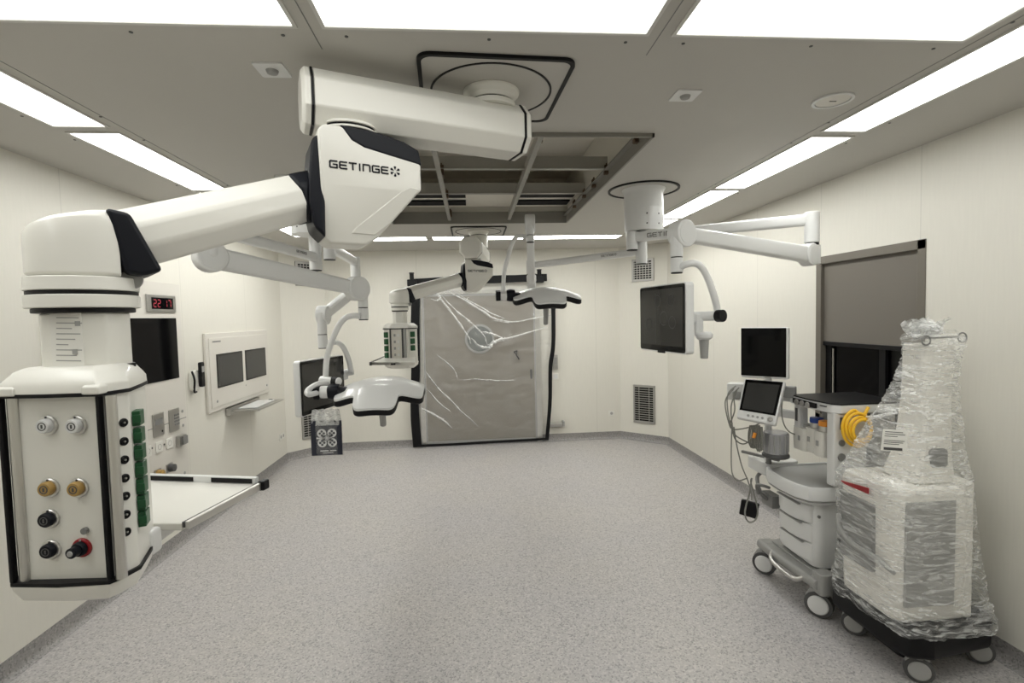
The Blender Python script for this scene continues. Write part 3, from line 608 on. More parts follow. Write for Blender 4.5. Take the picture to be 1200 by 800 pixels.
MB().tube(smooth([A(384, 448, 3.05), A(372, 450, 3.0), A(361, 457, 2.94), A(362, 462, 2.9), gp + V((-.0, 0, .0)), gp + V((.03, 0, 0))], 8), .016).build('grip_loop', 'white2', t)
GRIP = T

def monitor(t, a, b, z0, z1, face, depth=.045, film=True):
    """flat display: screen corners a (near) b (far) in plan, facing `face`"""
    a, b = V((*a, 0)), V((*b, 0)); U = (b - a).normalized(); n = V((U.y, -U.x, 0)); n = n if n.dot(V(face)) > 0 else -n
    c = (a + b) / 2 + V((0, 0, (z0 + z1) / 2)); w = (b - a).length; h = z1 - z0; W = V((0, 0, 1))
    cs = plate(MB(), c - n * depth, U, W, n, w + .014, h + .014, depth, .02).build('display_casing', 'white2', t, .006, 3)
    plate(MB(), c, U, W, n, w, h, .003, .012).build('bezel', 'gloss', cs)
    plate(MB(), c + W * .006 + n * .003, U, W, n, w - .03, h - .045, .0008, .002).build('screen', 'screen', cs)
    return c, U, n, cs
# right monitor boom
t = thing('monitor_boom', (MR.x, MR.y, H - .34), 'boom on the right holding a dark monitor with a bent neck', 'monitor boom')
jr_ = A(799, 274, 2.5)
D = boom_arms(t, (MR.x - .10, MR.y - .03), (2.13, 2.99), 2.09, jr_, H - .3125, 2.31, A(790, 319, 2.48).z, .031, .072, 1, .07)
a_, b_ = A(803, 372, 2.30), A(751, 372, 2.73)
c, U, n, cs = monitor(t, (a_.x, a_.y), (b_.x, b_.y), A(803, 414, 2.30).z, A(803, 331.5, 2.30).z, (-1, 0, 0))
nk = [D + V((0, 0, A(790, 315, 2.48).z))] + [A(x, y, 2.45) for x, y in ((803, 310), (814, 308.5), (822, 313), (829, 325), (835, 341), (839, 355), (841, 369))]
MB().tube(smooth(nk, 6), .0175).build('neck', 'white2', t)
pv = A(842, 370, 2.42); ax = V((.25, -.97, 0))
MB().cyl(pv + V((-.10, .07, 0)), pv, .024).m(1).cyl(pv + V((-.008, -.0, 0)), pv + ax * .035, .031).build('pivot', ['white2', 'black'], t, .004)
MB().bar(A(818, 367, 2.47), A(818, 393, 2.47), .045, .04, (1, 0, 0)).box(c - n * .075, (.06, .10, .10), Matrix.Rotation(math.atan2(U.y, U.x) + PI / 2, 3, 'Z')).bar(A(818, 372, 2.47), c - n * .06, .05, .05).build('monitor_bracket', 'white2', t, .008, 3)
hp_ = A(825, 391, 2.45); MB().rev(hp_, (0, 0, -1), [(.03, -.01), (.042, .0), (.042, .018), (.03, .03)]).m(1).rev(hp_, (0, 0, -1), [(.024, .028), (.019, .125), (.0, .127)]).build('grip_handle', ['white2', 'grey'], t, .003)
MB().box(c - V((0, 0, .172)) - U * .0 + n * .001, (.07, .006, .012), Matrix.Rotation(math.atan2(U.y, U.x), 3, 'Z')).build('button_strip', 'black', cs, .002)
sm = MB()
for yy, zz, r_ in ((.03, .09, .03), (-.10, .09, .03), (-.03, .0, .035), (-.11, -.02, .03), (.12, -.03, .03)): sm.ring(c + n * .0042 + U * yy + V((0, 0, zz)), n, r_, 0, 32, sq=(.0025, .0006))
sm.box(c + n * .0042 + U * .05, (.003, .0008, .26), Matrix.Rotation(math.atan2(U.y, U.x), 3, 'Z')).build('drawn_reflection', 'dgrey', cs)  # reflections in the screen film, drawn as thin grey rings and a line
# left monitor boom
t = thing('monitor_boom', (ML.x, ML.y, H - .34), 'boom on the left holding a dark monitor behind the near lamp', 'monitor boom')
jm = A(379, 369, 3.7)
D = boom_arms(t, (ML.x + .115, ML.y - .03), (-1.02, 4.6), 2.02, jm, H - .3125, 2.27, A(379, 407, 3.7).z, .033, .07, False, .068)
a_, b_ = A(352.5, 455, 3.28), A(403, 450, 3.80)
c, U, n, cs = monitor(t, (a_.x, a_.y), (b_.x, b_.y), A(355, 488, 3.28).z, A(352, 424.5, 3.28).z, (1, 0, 0))
nk = [D + V((0, 0, A(379, 402, 3.7).z))] + [A(x, y, 3.8) for x, y in ((392, 401), (400, 404), (406, 414), (410, 427), (411, 436))]
MB().tube(smooth(nk, 6), .0185).build('neck', 'white2', t)
MB().cyl(A(403, 437, 3.84), A(414, 435, 3.84), .026).bar(A(405, 440, 3.86), c - n * .05, .05, .05).box(c - n * .07, (.06, .10, .10)).build('pivot', 'white2', t, .006)

# bag hanging on the near lamp's grip
bc = GRIP @ V((-.345, 0, -.02)); by = bc.y
t = thing('plastic_bag', bc, 'clear plastic bag with a dark printed leaflet, hanging under the near lamp', 'bag')
tl, tr, bl, br = A(364, 493, by), A(400.5, 492, by), A(366, 533.5, by), A(402, 532, by)
U = (br - bl).normalized(); Wv = (tl - bl).normalized(); N = V((0, -1, 0)); w = (br - bl).length; h = (tl - bl).length
bm_ = MB(); rows = []
for i in range(22):
    f = i / 21; row = []
    for k in range(40):
        a = 2 * PI * k / 40; sx = math.cos(a); sz = math.sin(a)
        hw = w * .52 * (1 if f < .62 else 1 - .18 * ((f - .62) / .38) ** 1.5); dp = .012 + .02 * max(0, f - .6)
        p = bl + U * (w / 2 + sx * hw) + Wv * (h * 1.34 * f - .006) + N * (sz * dp)
        if f > .62: p += N * .014 * math.sin(9 * a + 3 * f) * (f - .62) / .38
        row.append(p)
    rows.append(row)
bm_.loft(rows[:15], cap=False).build('bag_film', 'bagm', t); MB().loft(rows[14:], cap=False).build('hanging_neck', 'bagt', t)
cd = MB().prism([bl + N * .006, br + N * .006, tr + N * .006, tl + N * .006], N * .003).build('leaflet', 'card', t)
fr = N * .0095
em = MB(); c0 = bl + U * w * .52 + Wv * h * .50 + fr; u_ = w * .155
for ax_, ay_ in ((-1, 1), (1, 1), (-1, -1), (1, -1)):
    q0 = c0 + U * ax_ * u_ * 1.05 + Wv * ay_ * u_ * 1.02
    for k in range(12):
        a0 = 2 * PI * k / 12; a1 = 2 * PI * (k + 1) / 12
    cr_ = [q0 + (U * math.cos(2 * PI * k / 24) + Wv * math.sin(2 * PI * k / 24)) * u_ * .95 for k in range(24)]
    em.m(0).prism(cr_, N * .0005)
    for dx, dy in ((.42, 0), (-.42, 0), (0, .42), (0, -.42)):
        q1 = q0 + U * dx * u_ + Wv * dy * u_ + N * .0006
        em.m(1).prism([q1 + (U * math.cos(2 * PI * k / 14) + Wv * math.sin(2 * PI * k / 14)) * u_ * .26 for k in range(14)], N * .0004)
em.m(0).prism([c0 + U * a * u_ + Wv * b * u_ for a, b in ((-1, -.6), (1, -.6), (1, .6), (-1, .6))], N * .0005)
em.prism([c0 + U * a * u_ + Wv * b * u_ for a, b in ((-2.2, -.15), (-1, -.15), (-1, .15), (-2.2, .15))], N * .0005)
q1 = c0 + N * .0006; em.m(1).ring(q1, N, u_ * .55, 0, 24, sq=(u_ * .12, .0006)); em.ring(q1, N, u_ * .28, 0, 24, sq=(u_ * .1, .0006))
em.build('lamp_drawing', ['cardw', 'card'], cd)
wd = MB(); getinge(wd, bl + U * w * .26 + Wv * h * .89 + fr, U, Wv, N, .0105); wd.box(bl + U * w * .42 + Wv * h * .13 + fr, (w * .27, .001, .006)).box(bl + U * w * .70 + Wv * h * .13 + fr, (w * .2, .001, .005)).box(bl + U * w * .53 + Wv * h * .07 + fr, (w * .34, .001, .003)).build('print', 'cardw', cd)

# ------------------------------------------------------------------ left wall fittings
XW = XL; NX = V((1, 0, 0)); UY = V((0, 1, 0)); UZ = V((0, 0, 1))
def wl(x, y, o=0): p = AX(x, y, XW + o); return p
def wplate(mb, y0, y1, z0, z1, x, d, r=.004): return plate(mb, (x, (y0 + y1) / 2, (z0 + z1) / 2), UY, UZ, NX, y1 - y0, z1 - z0, d, r)
t = thing('control_panel', (XW, 3.7, 1.3), 'tall flush wall panel with red clock, black screen and socket rows', 'control panel')
cp_ = wplate(MB(), 2.95, 4.27, .49, 2.07, XW, .012).build('panel_plate', 'panel', t, .002)
MB().box((XW + .0125, 3.61, .992), (.002, 1.31, .005)).build('joint_line', 'midg', cp_)
for y, z in ((4.215, 1.05), (4.215, .935), (4.2, .55), (3.2, .935)): MB().cyl((XW + .012, y, z), (XW + .015, y, z), .012, n=12).build('screw', 'grey', cp_)
ck = wplate(MB(), 3.837, 4.19, 1.846, 1.975, XW + .012, .012, .003).build('clock', 'steel', t, .003)
wplate(MB(), 3.885, 4.15, 1.868, 1.953, XW + .024, .002, .001).build('clock_display', 'gloss', ck)
SEG = {'2': 'abged', '1': 'bc', '7': 'abc'}
def seg7(mb, y, z, w, h, ch):
    s_ = .0075; P = {'a': ((0, h), (w, h)), 'b': ((w, h), (w, h / 2)), 'c': ((w, h / 2), (w, 0)), 'd': ((0, 0), (w, 0)), 'e': ((0, 0), (0, h / 2)), 'f': ((0, h / 2), (0, h)), 'g': ((0, h / 2), (w, h / 2))}
    for k in SEG[ch]:
        (a, b), (c_, d_) = P[k]; p0 = V((XW + .0268, y + a, z + b)); p1 = V((XW + .0268, y + c_, z + d_)); dd = (p1 - p0).normalized() * .003
        mb.bar(p0 + dd, p1 - dd, s_, .001, (1, 0, 0))
dg = MB()
for ch, y in zip('2217', (3.905, 3.955, 4.035, 4.085)): seg7(dg, y, 1.884, .032, .052, ch)
dg.build('digits', 'redled', ck)
wplate(MB(), 3.1, 4.195, 1.325, 1.80, XW + .012, .004, .003).build('screen', 'gloss', t)
def wbox(name, x0, x1, y0, y1, m, d, par, bev=.002):
    a = wl(x0, (y0 + y1) / 2, .012); b = wl(x1, (y0 + y1) / 2, .012); z0, z1 = wl((x0 + x1) / 2, y1, .012).z, wl((x0 + x1) / 2, y0, .012).z
    return wplate(MB(), a.y, b.y, z0, z1, XW + .012, d).build(name, m, par, bev), (a.y, b.y, z0, z1)
o, (y0, y1, z0, z1) = wbox('thermostat', 178.5, 191.5, 484, 511, 'steel', .008, t)
wplate(MB(), y0 + .02, y1 - .02, z1 - .085, z1 - .04, XW + .02, .001).build('display', 'midg', o); MB().cyl((XW + .02, y1 - .03, z0 + .03), (XW + .022, y1 - .03, z0 + .03), .008, n=10).build('button', 'black', o)
o, (y0, y1, z0, z1) = wbox('keypad', 197.5, 209.5, 479, 505, 'steel', .008, t)
kb = MB()
for i in range(4):
    for j in range(3): kb.box((XW + .021, y0 + .07 + j * .024, z0 + .05 + i * .024), (.003, .016, .016))
kb.build('key', 'midg', o)
for x, y in ((172.5, 529), (186, 523.5), (198, 519)):
    p = wl(x, y, .012); o = wplate(MB(), p.y - .04, p.y + .04, p.z - .04, p.z + .04, XW + .012, .008, .008).build('socket', 'white', t, .003)
    MB().rev((XW + .0195, p.y, p.z), NX, [(.021, 0), (.021, .001), (.018, .001), (.018, .0002), (0, .0002)]).build('socket_well', 'grey', o)
for x, y in ((178, 525), (192.3, 520.5)):
    p = wl(x, y, .012); MB().cyl(p, p + NX * .004, .007, n=10).build('indicator', 'dgrey', t)
o, (y0, y1, z0, z1) = wbox('isolator_switch', 206, 214.5, 509.5, 522, 'steel', .03, t); wplate(MB(), y0 + .03, y1 - .005, z0 + .01, z1 - .01, XW + .042, .012).build('switch_flap', 'midg', o)
for x, y, m in ((184.5, 555, 'brass'), (198.5, 548, 'dgrey'), (171.5, 561, 'grey')):
    p = wl(x, y, .012); o = wplate(MB(), p.y - .04, p.y + .04, p.z - .035, p.z + .035, XW + .012, .006).build('gas_outlet', 'steel', t, .002, label={'brass': 'ochre gas outlet', 'dgrey': 'black gas outlet', 'grey': 'grey gas outlet'}[m]); MB().rev(p + NX * .006, NX, [(.03, 0), (.028, .035), (.012, .04), (.0, .04)]).build('knob', m, o)

t = thing('wall_display_panel', (XW, 5.27, 1.3), 'wall panel with two dark screens side by side on the left wall', 'display panel')
bp_ = wplate(MB(), 4.60, 5.94, .95, 1.665, XW, .024, .006).build('panel_casing', 'panel', t, .006)
wplate(MB(), 4.645, 5.90, .99, 1.62, XW + .024, .006, .004).build('front_plate', 'panel', t, .003)
for y0, y1 in ((4.757, 5.275), (5.338, 5.845)):
    o = wplate(MB(), y0, y1, 1.157, 1.468, XW + .030, .003, .003).build('screen_bezel', 'gloss', t); wplate(MB(), y0 + .018, y1 - .018, 1.175, 1.45, XW + .033, .001, .001).build('screen', 'screen2', o)
for y in (4.74, 5.85): MB().cyl((XW + .03, y, 1.04), (XW + .034, y, 1.04), .012, n=12).build('screw', 'grey', t)
MB().box((XW + .0305, 4.78, 1.585), (.001, .15, .014)).build('maker_badge', 'midg', t)
MB().cyl((XW + .03, 5.33, 1.11), (XW + .032, 5.33, 1.11), .007, n=10).build('button', 'grey', t)
t = thing('keyboard_shelf', (XW, 5.28, .92), 'fold-down grey keyboard shelf under the two wall screens', 'shelf')
MB().box((XW + .02, 5.28, .905), (.04, .68, .07)).build('hinge_bar', 'steel', t, .004)
tr_ = MB().prism([(XW + .04, 4.98, .90), (XW + .30, 4.98, .90), (XW + .30, 5.60, .90), (XW + .04, 5.60, .90)], (0, 0, .014)).build('tray', 'steel', t, .003)
MB().box((XW + .16, 5.26, .920), (.17, .46, .012)).build('keyboard', 'white2', tr_, .003); MB().cyl((XW + .2, 5.5, .916), (XW + .2, 5.5, .93), .02).build('touchpad_knob', 'dgrey', tr_)

t = thing('wall_phone', (XW, 4.5, 1.3), 'cordless handset in a white cradle on the left wall, beside the two screens', 'phone')
yp = AX(232, 440, XW).y - .075; zc_ = AX(232, 440, XW).z
plate(MB(), (XW, yp - .02, zc_ - .03), UY, UZ, NX, .11, .17, .04, .03).build('cradle', 'white', t, .01, 3)
MB().tube(smooth([(XW + .03, yp - .07, zc_ + .05), (XW + .055, yp - .085, zc_ - .02), (XW + .03, yp - .05, zc_ - .12), (XW + .02, yp, zc_ - .13)], 6), .008).build('cord', 'black', t)
hs_ = plate(MB(), (XW + .045, yp + .02, zc_ + .015), UY, UZ, NX, .055, .21, .028, .014).build('handset', 'black', t, .006, 3)
plate(MB(), (XW + .073, yp + .02, zc_ + .06), UY, UZ, NX, .038, .05, .001, .003).build('handset_display', 'grey', hs_)
def socket_on(p, U, N, label, n=1):
    t = thing('wall_socket', p, label, 'socket'); N = V(N); U = V(U)
    f = plate(MB(), p, U, UZ, N, .082 * n, .082, .008, .008).build('cover_plate', 'white', t, .003)
    for i in range(n):
        q = V(p) + U * (i - (n - 1) / 2) * .075 + N * .008; MB().rev(q, N, [(.02, 0), (.02, .001), (.016, .001), (.016, .0003), (0, .0003)]).build('socket_well', 'grey', f)
socket_on(AX(330, 511, XW), (0, 1, 0), (1, 0, 0), 'white double wall socket low on the left wall near the chamfer', 2)

# ------------------------------------------------------------------ air grilles in the chamfers
def vent(p, n, w, h, label, cols):
    n = V(n).normalized(); U = V((-n.y, n.x, 0)); p = V(p); t = thing('air_grille', p, label, 'air grille', 'grilles in the corner walls')
    MB().box(p + n * .004, (w, .008, h), Matrix((U, n, (0, 0, 1))).transposed()).build('dark_back', 'void', t)  # black plate, the dark behind the slats put in as colour
    fr_ = MB(); R = Matrix((U, n, (0, 0, 1))).transposed(); f = .022
    for dx, dz, a, b in ((-w / 2, 0, f, h + f), (w / 2, 0, f, h + f), (0, h / 2, w + f, f), (0, -h / 2, w + f, f)): fr_.box(p + U * dx + UZ * dz + n * .008, (a, .022, b), R)
    fr_.build('grille_frame', 'grate', t, .002)
    sl = MB(); k = int(h / .03)
    for i in range(k): sl.box(p + UZ * (-h / 2 + (i + .5) * h / k) + n * .012, (w, .006, .009), R)
    for j in range(cols): sl.box(p + U * (-w / 2 + (j + .5) * w / cols) + n * .010, (.007, .004, h), R)
    sl.build('slats', 'grate', t)
nr = V((-.458, -.512, 0)).normalized(); nr = V((-(YB - 6.407), -(XR - 2.062), 0)).normalized()
nl = V(((YB - 6.446), -(XL + 1.933) * -1 * 1.0, 0)); nl = V((.419, -.425, 0)).normalized()
vent((2.325, 6.63, 2.335), nr, .285, .28, 'small square air grille high in the right corner wall', 7)
vent((2.325, 6.63, .512), nr, .285, .50, 'tall air grille low in the right corner wall', 2)
vent((-2.105, 6.695, 2.36), nl, .28, .29, 'square air grille high in the left corner wall behind a boom', 7)
vent((-2.105, 6.695, .50), nl, .28, .52, 'tall air grille low in the left corner wall, mostly behind the bag', 2)

# ------------------------------------------------------------------ door, sheet and tape on the far wall
NY = V((0, -1, 0)); UX = V((1, 0, 0))
d_ = bpy.data.objects.new('door_1', None); COL.objects.link(d_); d_.location = (.1, YB, 0); struct(d_)
dp = plate(MB(), (.105, YB, 1.058), UX, UZ, NY, 1.50, 2.03, .03, .003).build('door_leaf', 'taupe', d_, .003)
fb = MB()
for cx, cz, w, h in ((-.69, 1.06, .07, 2.1), (.905, 1.06, .07, 2.1), (.108, 2.10, 1.66, .06)): fb.box((cx, YB - .02, cz), (w, .04, h))
fb.build('door_frame', 'alu', d_, .004)
fb = MB()
for cx, cz, w, h in ((-.645, 1.05, .022, 2.0), (.862, 1.05, .03, 2.0), (.108, 2.055, 1.5, .022), (.108, .055, 1.5, .03)): fb.box((cx, YB - .032, cz), (w, .008, h))
fb.build('door_seal', 'grey', d_)
pc = A(562, 397, YB - .03)
MB().ring(pc, (0, 1, 0), .185, 0, 56, sq=(.03, .02)).build('porthole_ring', 'grey', dp, .002); MB().cyl(pc + V((0, .0, 0)), pc + V((0, -.006, 0)), .172, n=48).build('porthole_pane', 'port', dp)
q = A(605, 413, YB - .03)
MB().tube(smooth([A(603.5, 414, YB - .05), A(603, 412, YB - .05), A(606, 411, YB - .05), A(605, 415, YB - .05), A(608.5, 421, YB - .05)], 5), .009).build('door_handle', 'black', dp)
plate(MB(), A(622.5, 438, YB - .03), UX, UZ, NY, .03, .13, .006, .01).build('finger_pull', 'dgrey', dp)
# tape strips: long thin bands stuck to wall, frame and floor
def tape(name, pts, w, label, m='tape'):
    """pts: photo points along the band; band lies just off the far wall"""
    P = smooth([A(x, y, YB - .085) for x, y in pts], 8); mb = MB(); rings = []
    for i, p in enumerate(P):
        d = (P[min(i + 1, len(P) - 1)] - P[max(i - 1, 0)]).normalized(); s_ = V((d.z, 0, -d.x)); ww = (w(i / (len(P) - 1)) if callable(w) else w) * (1 + .10 * noise.noise(p * 4))
        o = V((0, .006 * noise.noise(p * 9), 0))
        rings.append([p + s_ * ww / 2 + o, p - s_ * ww / 2 + o, p - s_ * ww / 2 + o + V((0, -.004, 0)), p + s_ * ww / 2 + o + V((0, -.004, 0))])
    o = mb.loft(rings).build(name, m); return tag(o, label, 'tape', 'black tape round the plastic sheet')
tape('tape_strip', [(487.5, 331), (486.5, 380), (487, 430), (486, 480), (489, 522)], .115, 'wide black upright tape down the left edge of the door sheet')
tape('tape_strip', [(648, 337), (648.5, 400), (645, 430), (644.5, 470), (641, 514)], lambda f: .06 - .012 * f, 'narrow crooked black tape down the right edge of the door sheet')
tape('tape_strip', [(483, 331), (520, 329), (570, 327.5), (641, 325)], .10, 'black tape across the top of the door sheet')
tape('tape_strip', [(484, 522.5), (530, 520.5), (580, 517.5), (643, 514)], .035, 'thin black tape along the floor at the foot of the sheet')
for x, y, l in ((482.5, 326, 'short black pole end over the left top corner of the sheet'), (632, 322, 'short black pole end over the right top corner of the sheet')):
    p = A(x, y, YB - .135); t = thing('clamp_pole', p, l, 'pole', 'poles holding up the sheet')
    MB().cyl(p - UZ * .10, p + UZ * .06, .028).build('pole', 'black', t, .006); MB().cyl(p + UZ * .06, p + UZ * .075, .034).build('pole_cap', 'black', t, .005); MB().box(p + V((0, 0, -.06)), (.12, .06, .09)).build('clamp', 'black', t, .01)
# film
sw = [([(505, 338), (530, 362), (556, 400), (575, 405), (610, 396), (644, 388)], 9, .05), ([(516, 340), (545, 352), (580, 374), (600, 376), (645, 370)], 6, .035), ([(498, 350), (520, 385), (545, 402)], 5, .03),
      ([(500, 430), (515, 455), (545, 485), (563, 500)], 7, .03), ([(494, 475), (515, 490), (530, 505)], 5, .03), ([(520, 444), (560, 445.5), (640, 444)], 2.2, .012), ([(496, 385), (500, 430), (520, 470)], 4, .02), ([(500, 480), (530, 497), (560, 503)], 4, .015)]
def segd(px, py, pts):
    b = 1e9
    for (x0, y0), (x1, y1) in zip(pts, pts[1:]):
        tt = max(0, min(1, ((px - x0) * (x1 - x0) + (py - y0) * (y1 - y0)) / ((x1 - x0) ** 2 + (y1 - y0) ** 2))); b = min(b, math.hypot(px - x0 - tt * (x1 - x0), py - y0 - tt * (y1 - y0)))
    return b
fm = MB(); nx, nz = 120, 140; rows = []
def sheet_xy(fx, fz): return 484 + (650 - 484) * fx - 6 * fx * fz, 330 + fz * (521.5 - 330) - fx * (3 + 5 * fz)
def sheet_off(x, y, fx, fz):
    dsp = .016 * noise.noise(V((fx * 3, fz * 3, 1))) + .012 * noise.noise(V((fx * 8 + fz * 5, fz * 8, 5))) + .008
    for pts, wd_, am in sw: q = segd(x, y, pts) / wd_; dsp += am * math.exp(-q * q * 1.5) * (.75 + .5 * noise.noise(V((x * .12, y * .12, am * 50))))
    mk = min(1, max(0, (fx - .085) / .08)) * min(1, max(0, (.955 - fx) / .08)) * min(1, max(0, (fz - .03) / .06)) * min(1, max(0, (.97 - fz) / .06))
    return abs(dsp) * mk
for j in range(nz + 1):
    row = []
    for i in range(nx + 1):
        x, y = sheet_xy(i / nx, j / nz); row.append(A(x, y, YB - .072) + V((0, -sheet_off(x, y, i / nx, j / nz), 0)))
    rows.append([fm.bm.verts.new(p) for p in row])
for j in range(nz):
    for i in range(nx): fm.face((rows[j][i], rows[j][i + 1], rows[j + 1][i + 1], rows[j + 1][i]))
fo = fm.build('plastic_sheet', 'film', None, ang=80); tag(fo, 'clear wrinkled plastic sheet taped over the grey door', 'plastic sheet')
def fold(pts, w0, dy, k):
    P = smooth([A(x, y, YB - .082) + V((0, -dy, 0)) for x, y in pts], 10); mb = MB(); pr_ = None; n_ = len(P)
    for i, p in enumerate(P):
        f = i / (n_ - 1); d = (P[min(i + 1, n_ - 1)] - P[max(i - 1, 0)]).normalized(); s_ = V((d.z, 0, -d.x)); ww = w0 * 1.35 * (.25 + math.sin(PI * f)) * (.75 + .6 * noise.noise(V((i * .35, k, 2))))
        c = p + V((0, -.012 * math.sin(PI * f), 0)) + s_ * .012 * noise.noise(V((i * .2, k, 8)))
        va = [mb.bm.verts.new(c + s_ * ww * u + V((0, -abs(ww) * 1.1 * (1 - abs(u)) - .004 * noise.noise(V((i * .8, u * 3, k))), 0))) for u in (-1, -.4, .3, 1)]
        if pr_:
            for u in range(3): mb.face((pr_[u], pr_[u + 1], va[u + 1], va[u]))
        pr_ = va
    mb.build('film_fold', 'fold', fo, ang=60)
for k, (pts, w0) in enumerate((([(506, 340), (518, 352), (533, 371), (548, 393), (552, 403)], .011), ([(514, 343), (533, 362), (552, 378), (566, 392), (571, 404)], .009), ([(519, 339), (545, 352), (572, 369), (582, 374), (601, 377)], .012), ([(530, 341), (556, 356), (580, 369), (592, 373)], .008),
        ([(571, 404), (582, 399), (604, 394), (640, 383)], .014), ([(552, 396), (562, 405), (572, 407), (580, 401), (596, 397)], .016), ([(575, 376), (601, 377), (630, 372), (646, 369)], .008), ([(561, 388), (572, 390), (582, 393), (590, 397)], .013),
        ([(497, 432), (512, 452), (534, 474), (560, 499)], .008), ([(491, 476), (505, 483), (520, 492), (530, 501)], .014), ([(538, 444.5), (562, 444), (585, 445.5), (605, 445)], .006), ([(512, 415), (530, 430), (538, 446)], .005), ([(500, 455), (516, 472), (528, 482)], .007), ([(499, 346), (508, 342), (516, 348), (512, 352), (505, 350)], .010))): fold(pts, w0, .03, k)
# small fittings right of the door
p = A(650.5, 424, YB); t = thing('card_reader', p, 'narrow grey wall plate right of the taped sheet', 'wall plate'); o = plate(MB(), p, UX, UZ, NY, .065, .20, .03, .006).build('housing', 'steel', t, .003); plate(MB(), p + NY * .03 + UZ * .02, UX, UZ, NY, .045, .09, .002, .004).build('face_plate', 'grey', o)
p = A(651, 441, YB); t = thing('light_switch', p, 'small white switch under the grey wall plate', 'switch'); o = plate(MB(), p, UX, UZ, NY, .085, .085, .01, .006).build('cover_plate', 'white', t, .003); plate(MB(), p + NY * .01, UX, UZ, NY, .055, .055, .004, .003).build('rocker', 'white2', o, .002)
p = A(652, 497, YB); t = thing('foot_opener', p, 'grey foot switch box low on the far wall, right of the sheet', 'foot switch'); plate(MB(), p, UX, UZ, NY, .20, .05, .06, .005).build('housing', 'steel', t, .004); MB().box(p + V((.09, -.05, .02)), (.025, .1, .07)).build('side_cheek', 'grey', t, .004)
socket_on(A(716.5, 484, YB), (1, 0, 0), (0, -1, 0), 'single white socket low on the far wall by the right corner')

# ------------------------------------------------------------------ window in the right wall
wdo = bpy.data.objects.new('window_1', None); COL.objects.link(wdo); wdo.location = (XR, (WY0 + WY1) / 2, WZ0); struct(wdo)
fb = MB(); cyw = (WY0 + WY1) / 2; fw = .055
for y, z, a, b in ((WY0 + fw / 2, (WZ0 + WZ1) / 2, fw, WZ1 - WZ0), (WY1 - fw / 2, (WZ0 + WZ1) / 2, fw, WZ1 - WZ0), (cyw, WZ1 - fw / 2, WY1 - WY0, fw), (cyw, WZ0 + fw / 2, WY1 - WY0, fw)): fb.box((XR + .025, y, z), (.06, a, b))
fb.build('window_frame', 'frame', wdo, .003)
BZ = 1.512
MB().box((XR + .025, cyw, (BZ + WZ1 - fw) / 2), (.01, WY1 - WY0 - 2 * fw, WZ1 - fw - BZ)).build('blind', 'blind', wdo)
MB().box((XR + .028, cyw, BZ - .012), (.03, WY1 - WY0 - 2 * fw, .03)).build('blind_rail', 'black', wdo, .004)
MB().box((XR + .062, cyw, (WZ0 + BZ) / 2), (.012, WY1 - WY0 - 2 * fw, BZ - WZ0)).build('pane', 'gloss', wdo)  # black pane: darkness of the room beyond is put into its colour
ib = MB()
for y, a in ((WY1 - fw - .03, .06), (2.99, .05), (WY0 + fw + .02, .04)): ib.box((XR + .05, y, (WZ0 + BZ) / 2), (.03, a, BZ - WZ0))
ib.build('sash', 'black', wdo, .003)
MB().box((XR + .044, WY1 - fw - .07, (WZ0 + BZ) / 2 + .05), (.008, .012, BZ - WZ0 - .2)).build('sash_edge_glint', 'alu', wdo)  # pale strip added for the light reflected along the sash edge
MB().box((XR + .15, cyw, (WZ0 + WZ1) / 2), (.02, WY1 - WY0 + .2, WZ1 - WZ0 + .2)).build('dark_room_backing', 'void', wdo)  # black sheet standing in for the unlit room beyond

# ------------------------------------------------------------------ anaesthesia machine
def caster(t, p, r, w, ax_, top, lab=None, twin=True, wheel='white2', tyre='dgrey'):
    """castor at floor point p, wheel axle along ax_, fork up to height top"""
    p = V((p[0], p[1], r)); a = V(ax_).normalized(); f = V((-a.y, a.x, 0))
    h = MB().rev(p - a * w * .30, a, [(r * .98, 0), (r, w * .06), (r, w * .54), (r * .98, w * .6)]).m(1)
    for s_ in (-1, 1): h.rev(p + a * s_ * w * .3, a * s_, [(r * .74, 0), (r * .74, w * .06), (r * .66, w * .13), (r * .2, w * .17), (0, w * .17)])
    c = h.build('castor', [tyre, wheel], t, .002)
    MB().prism([p + f * x + UZ * z - a * w * .22 for x, z in ((-r * .5, r * .35), (-r * .95, r * .5), (-r * .6, r * 1.15), (r * .35, r * 1.25), (r * .75, r * .9), (r * .3, r * .45))], a * w * .44).build('castor_hood', 'grey', c, .006)
    MB().cyl(p + UZ * r * .9, V((p.x, p.y, top)), .02).build('castor_stem', 'midg', c)
t = thing('anaesthesia_machine', (2.15, 2.88, 0), 'white anaesthesia machine on castors with drawers and two screens, by the window', 'anaesthesia machine')
for p, ax_ in (((1.935, 2.635), (-.75, -.66, 0)), ((1.905, 3.12), (-.75, -.66, 0)), ((2.44, 2.66), (-1, 0, 0)), ((2.44, 3.14), (-1, 0, 0))): caster(t, p, .073, .075, ax_, .20)
bs = MB()
bs.loft([[V((1.93 + a, y, z + b)) for a, b in rrect(.10, .06, .02, 3)] for y, z in ((3.17, .185), (2.95, .18), (2.60, .20))])
bs.loft([[V((x, 2.63 + a, .20 + b)) for a, b in rrect(.09, .07, .02, 3)] for x in (1.9, 2.5)]); bs.loft([[V((x, 3.12 + a, .185 + b)) for a, b in rrect(.09, .06, .02, 3)] for x in (1.9, 2.5)])
bs.box((2.2, 2.88, .2), (.5, .46, .05)).loft([[V((1.94 + a, 2.61 + b, z)) for a, b in rrect(.085, .085, .02, 3)] for z in (.15, .27)]).build('base_frame', 'grey', t, .01, 3)
MB().tube(smooth([(1.9, 3.02, .20), (1.865, 2.98, .165), (1.86, 2.85, .155), (1.865, 2.74, .165), (1.9, 2.70, .20)], 6), .014).build('foot_rail', 'steel', t)
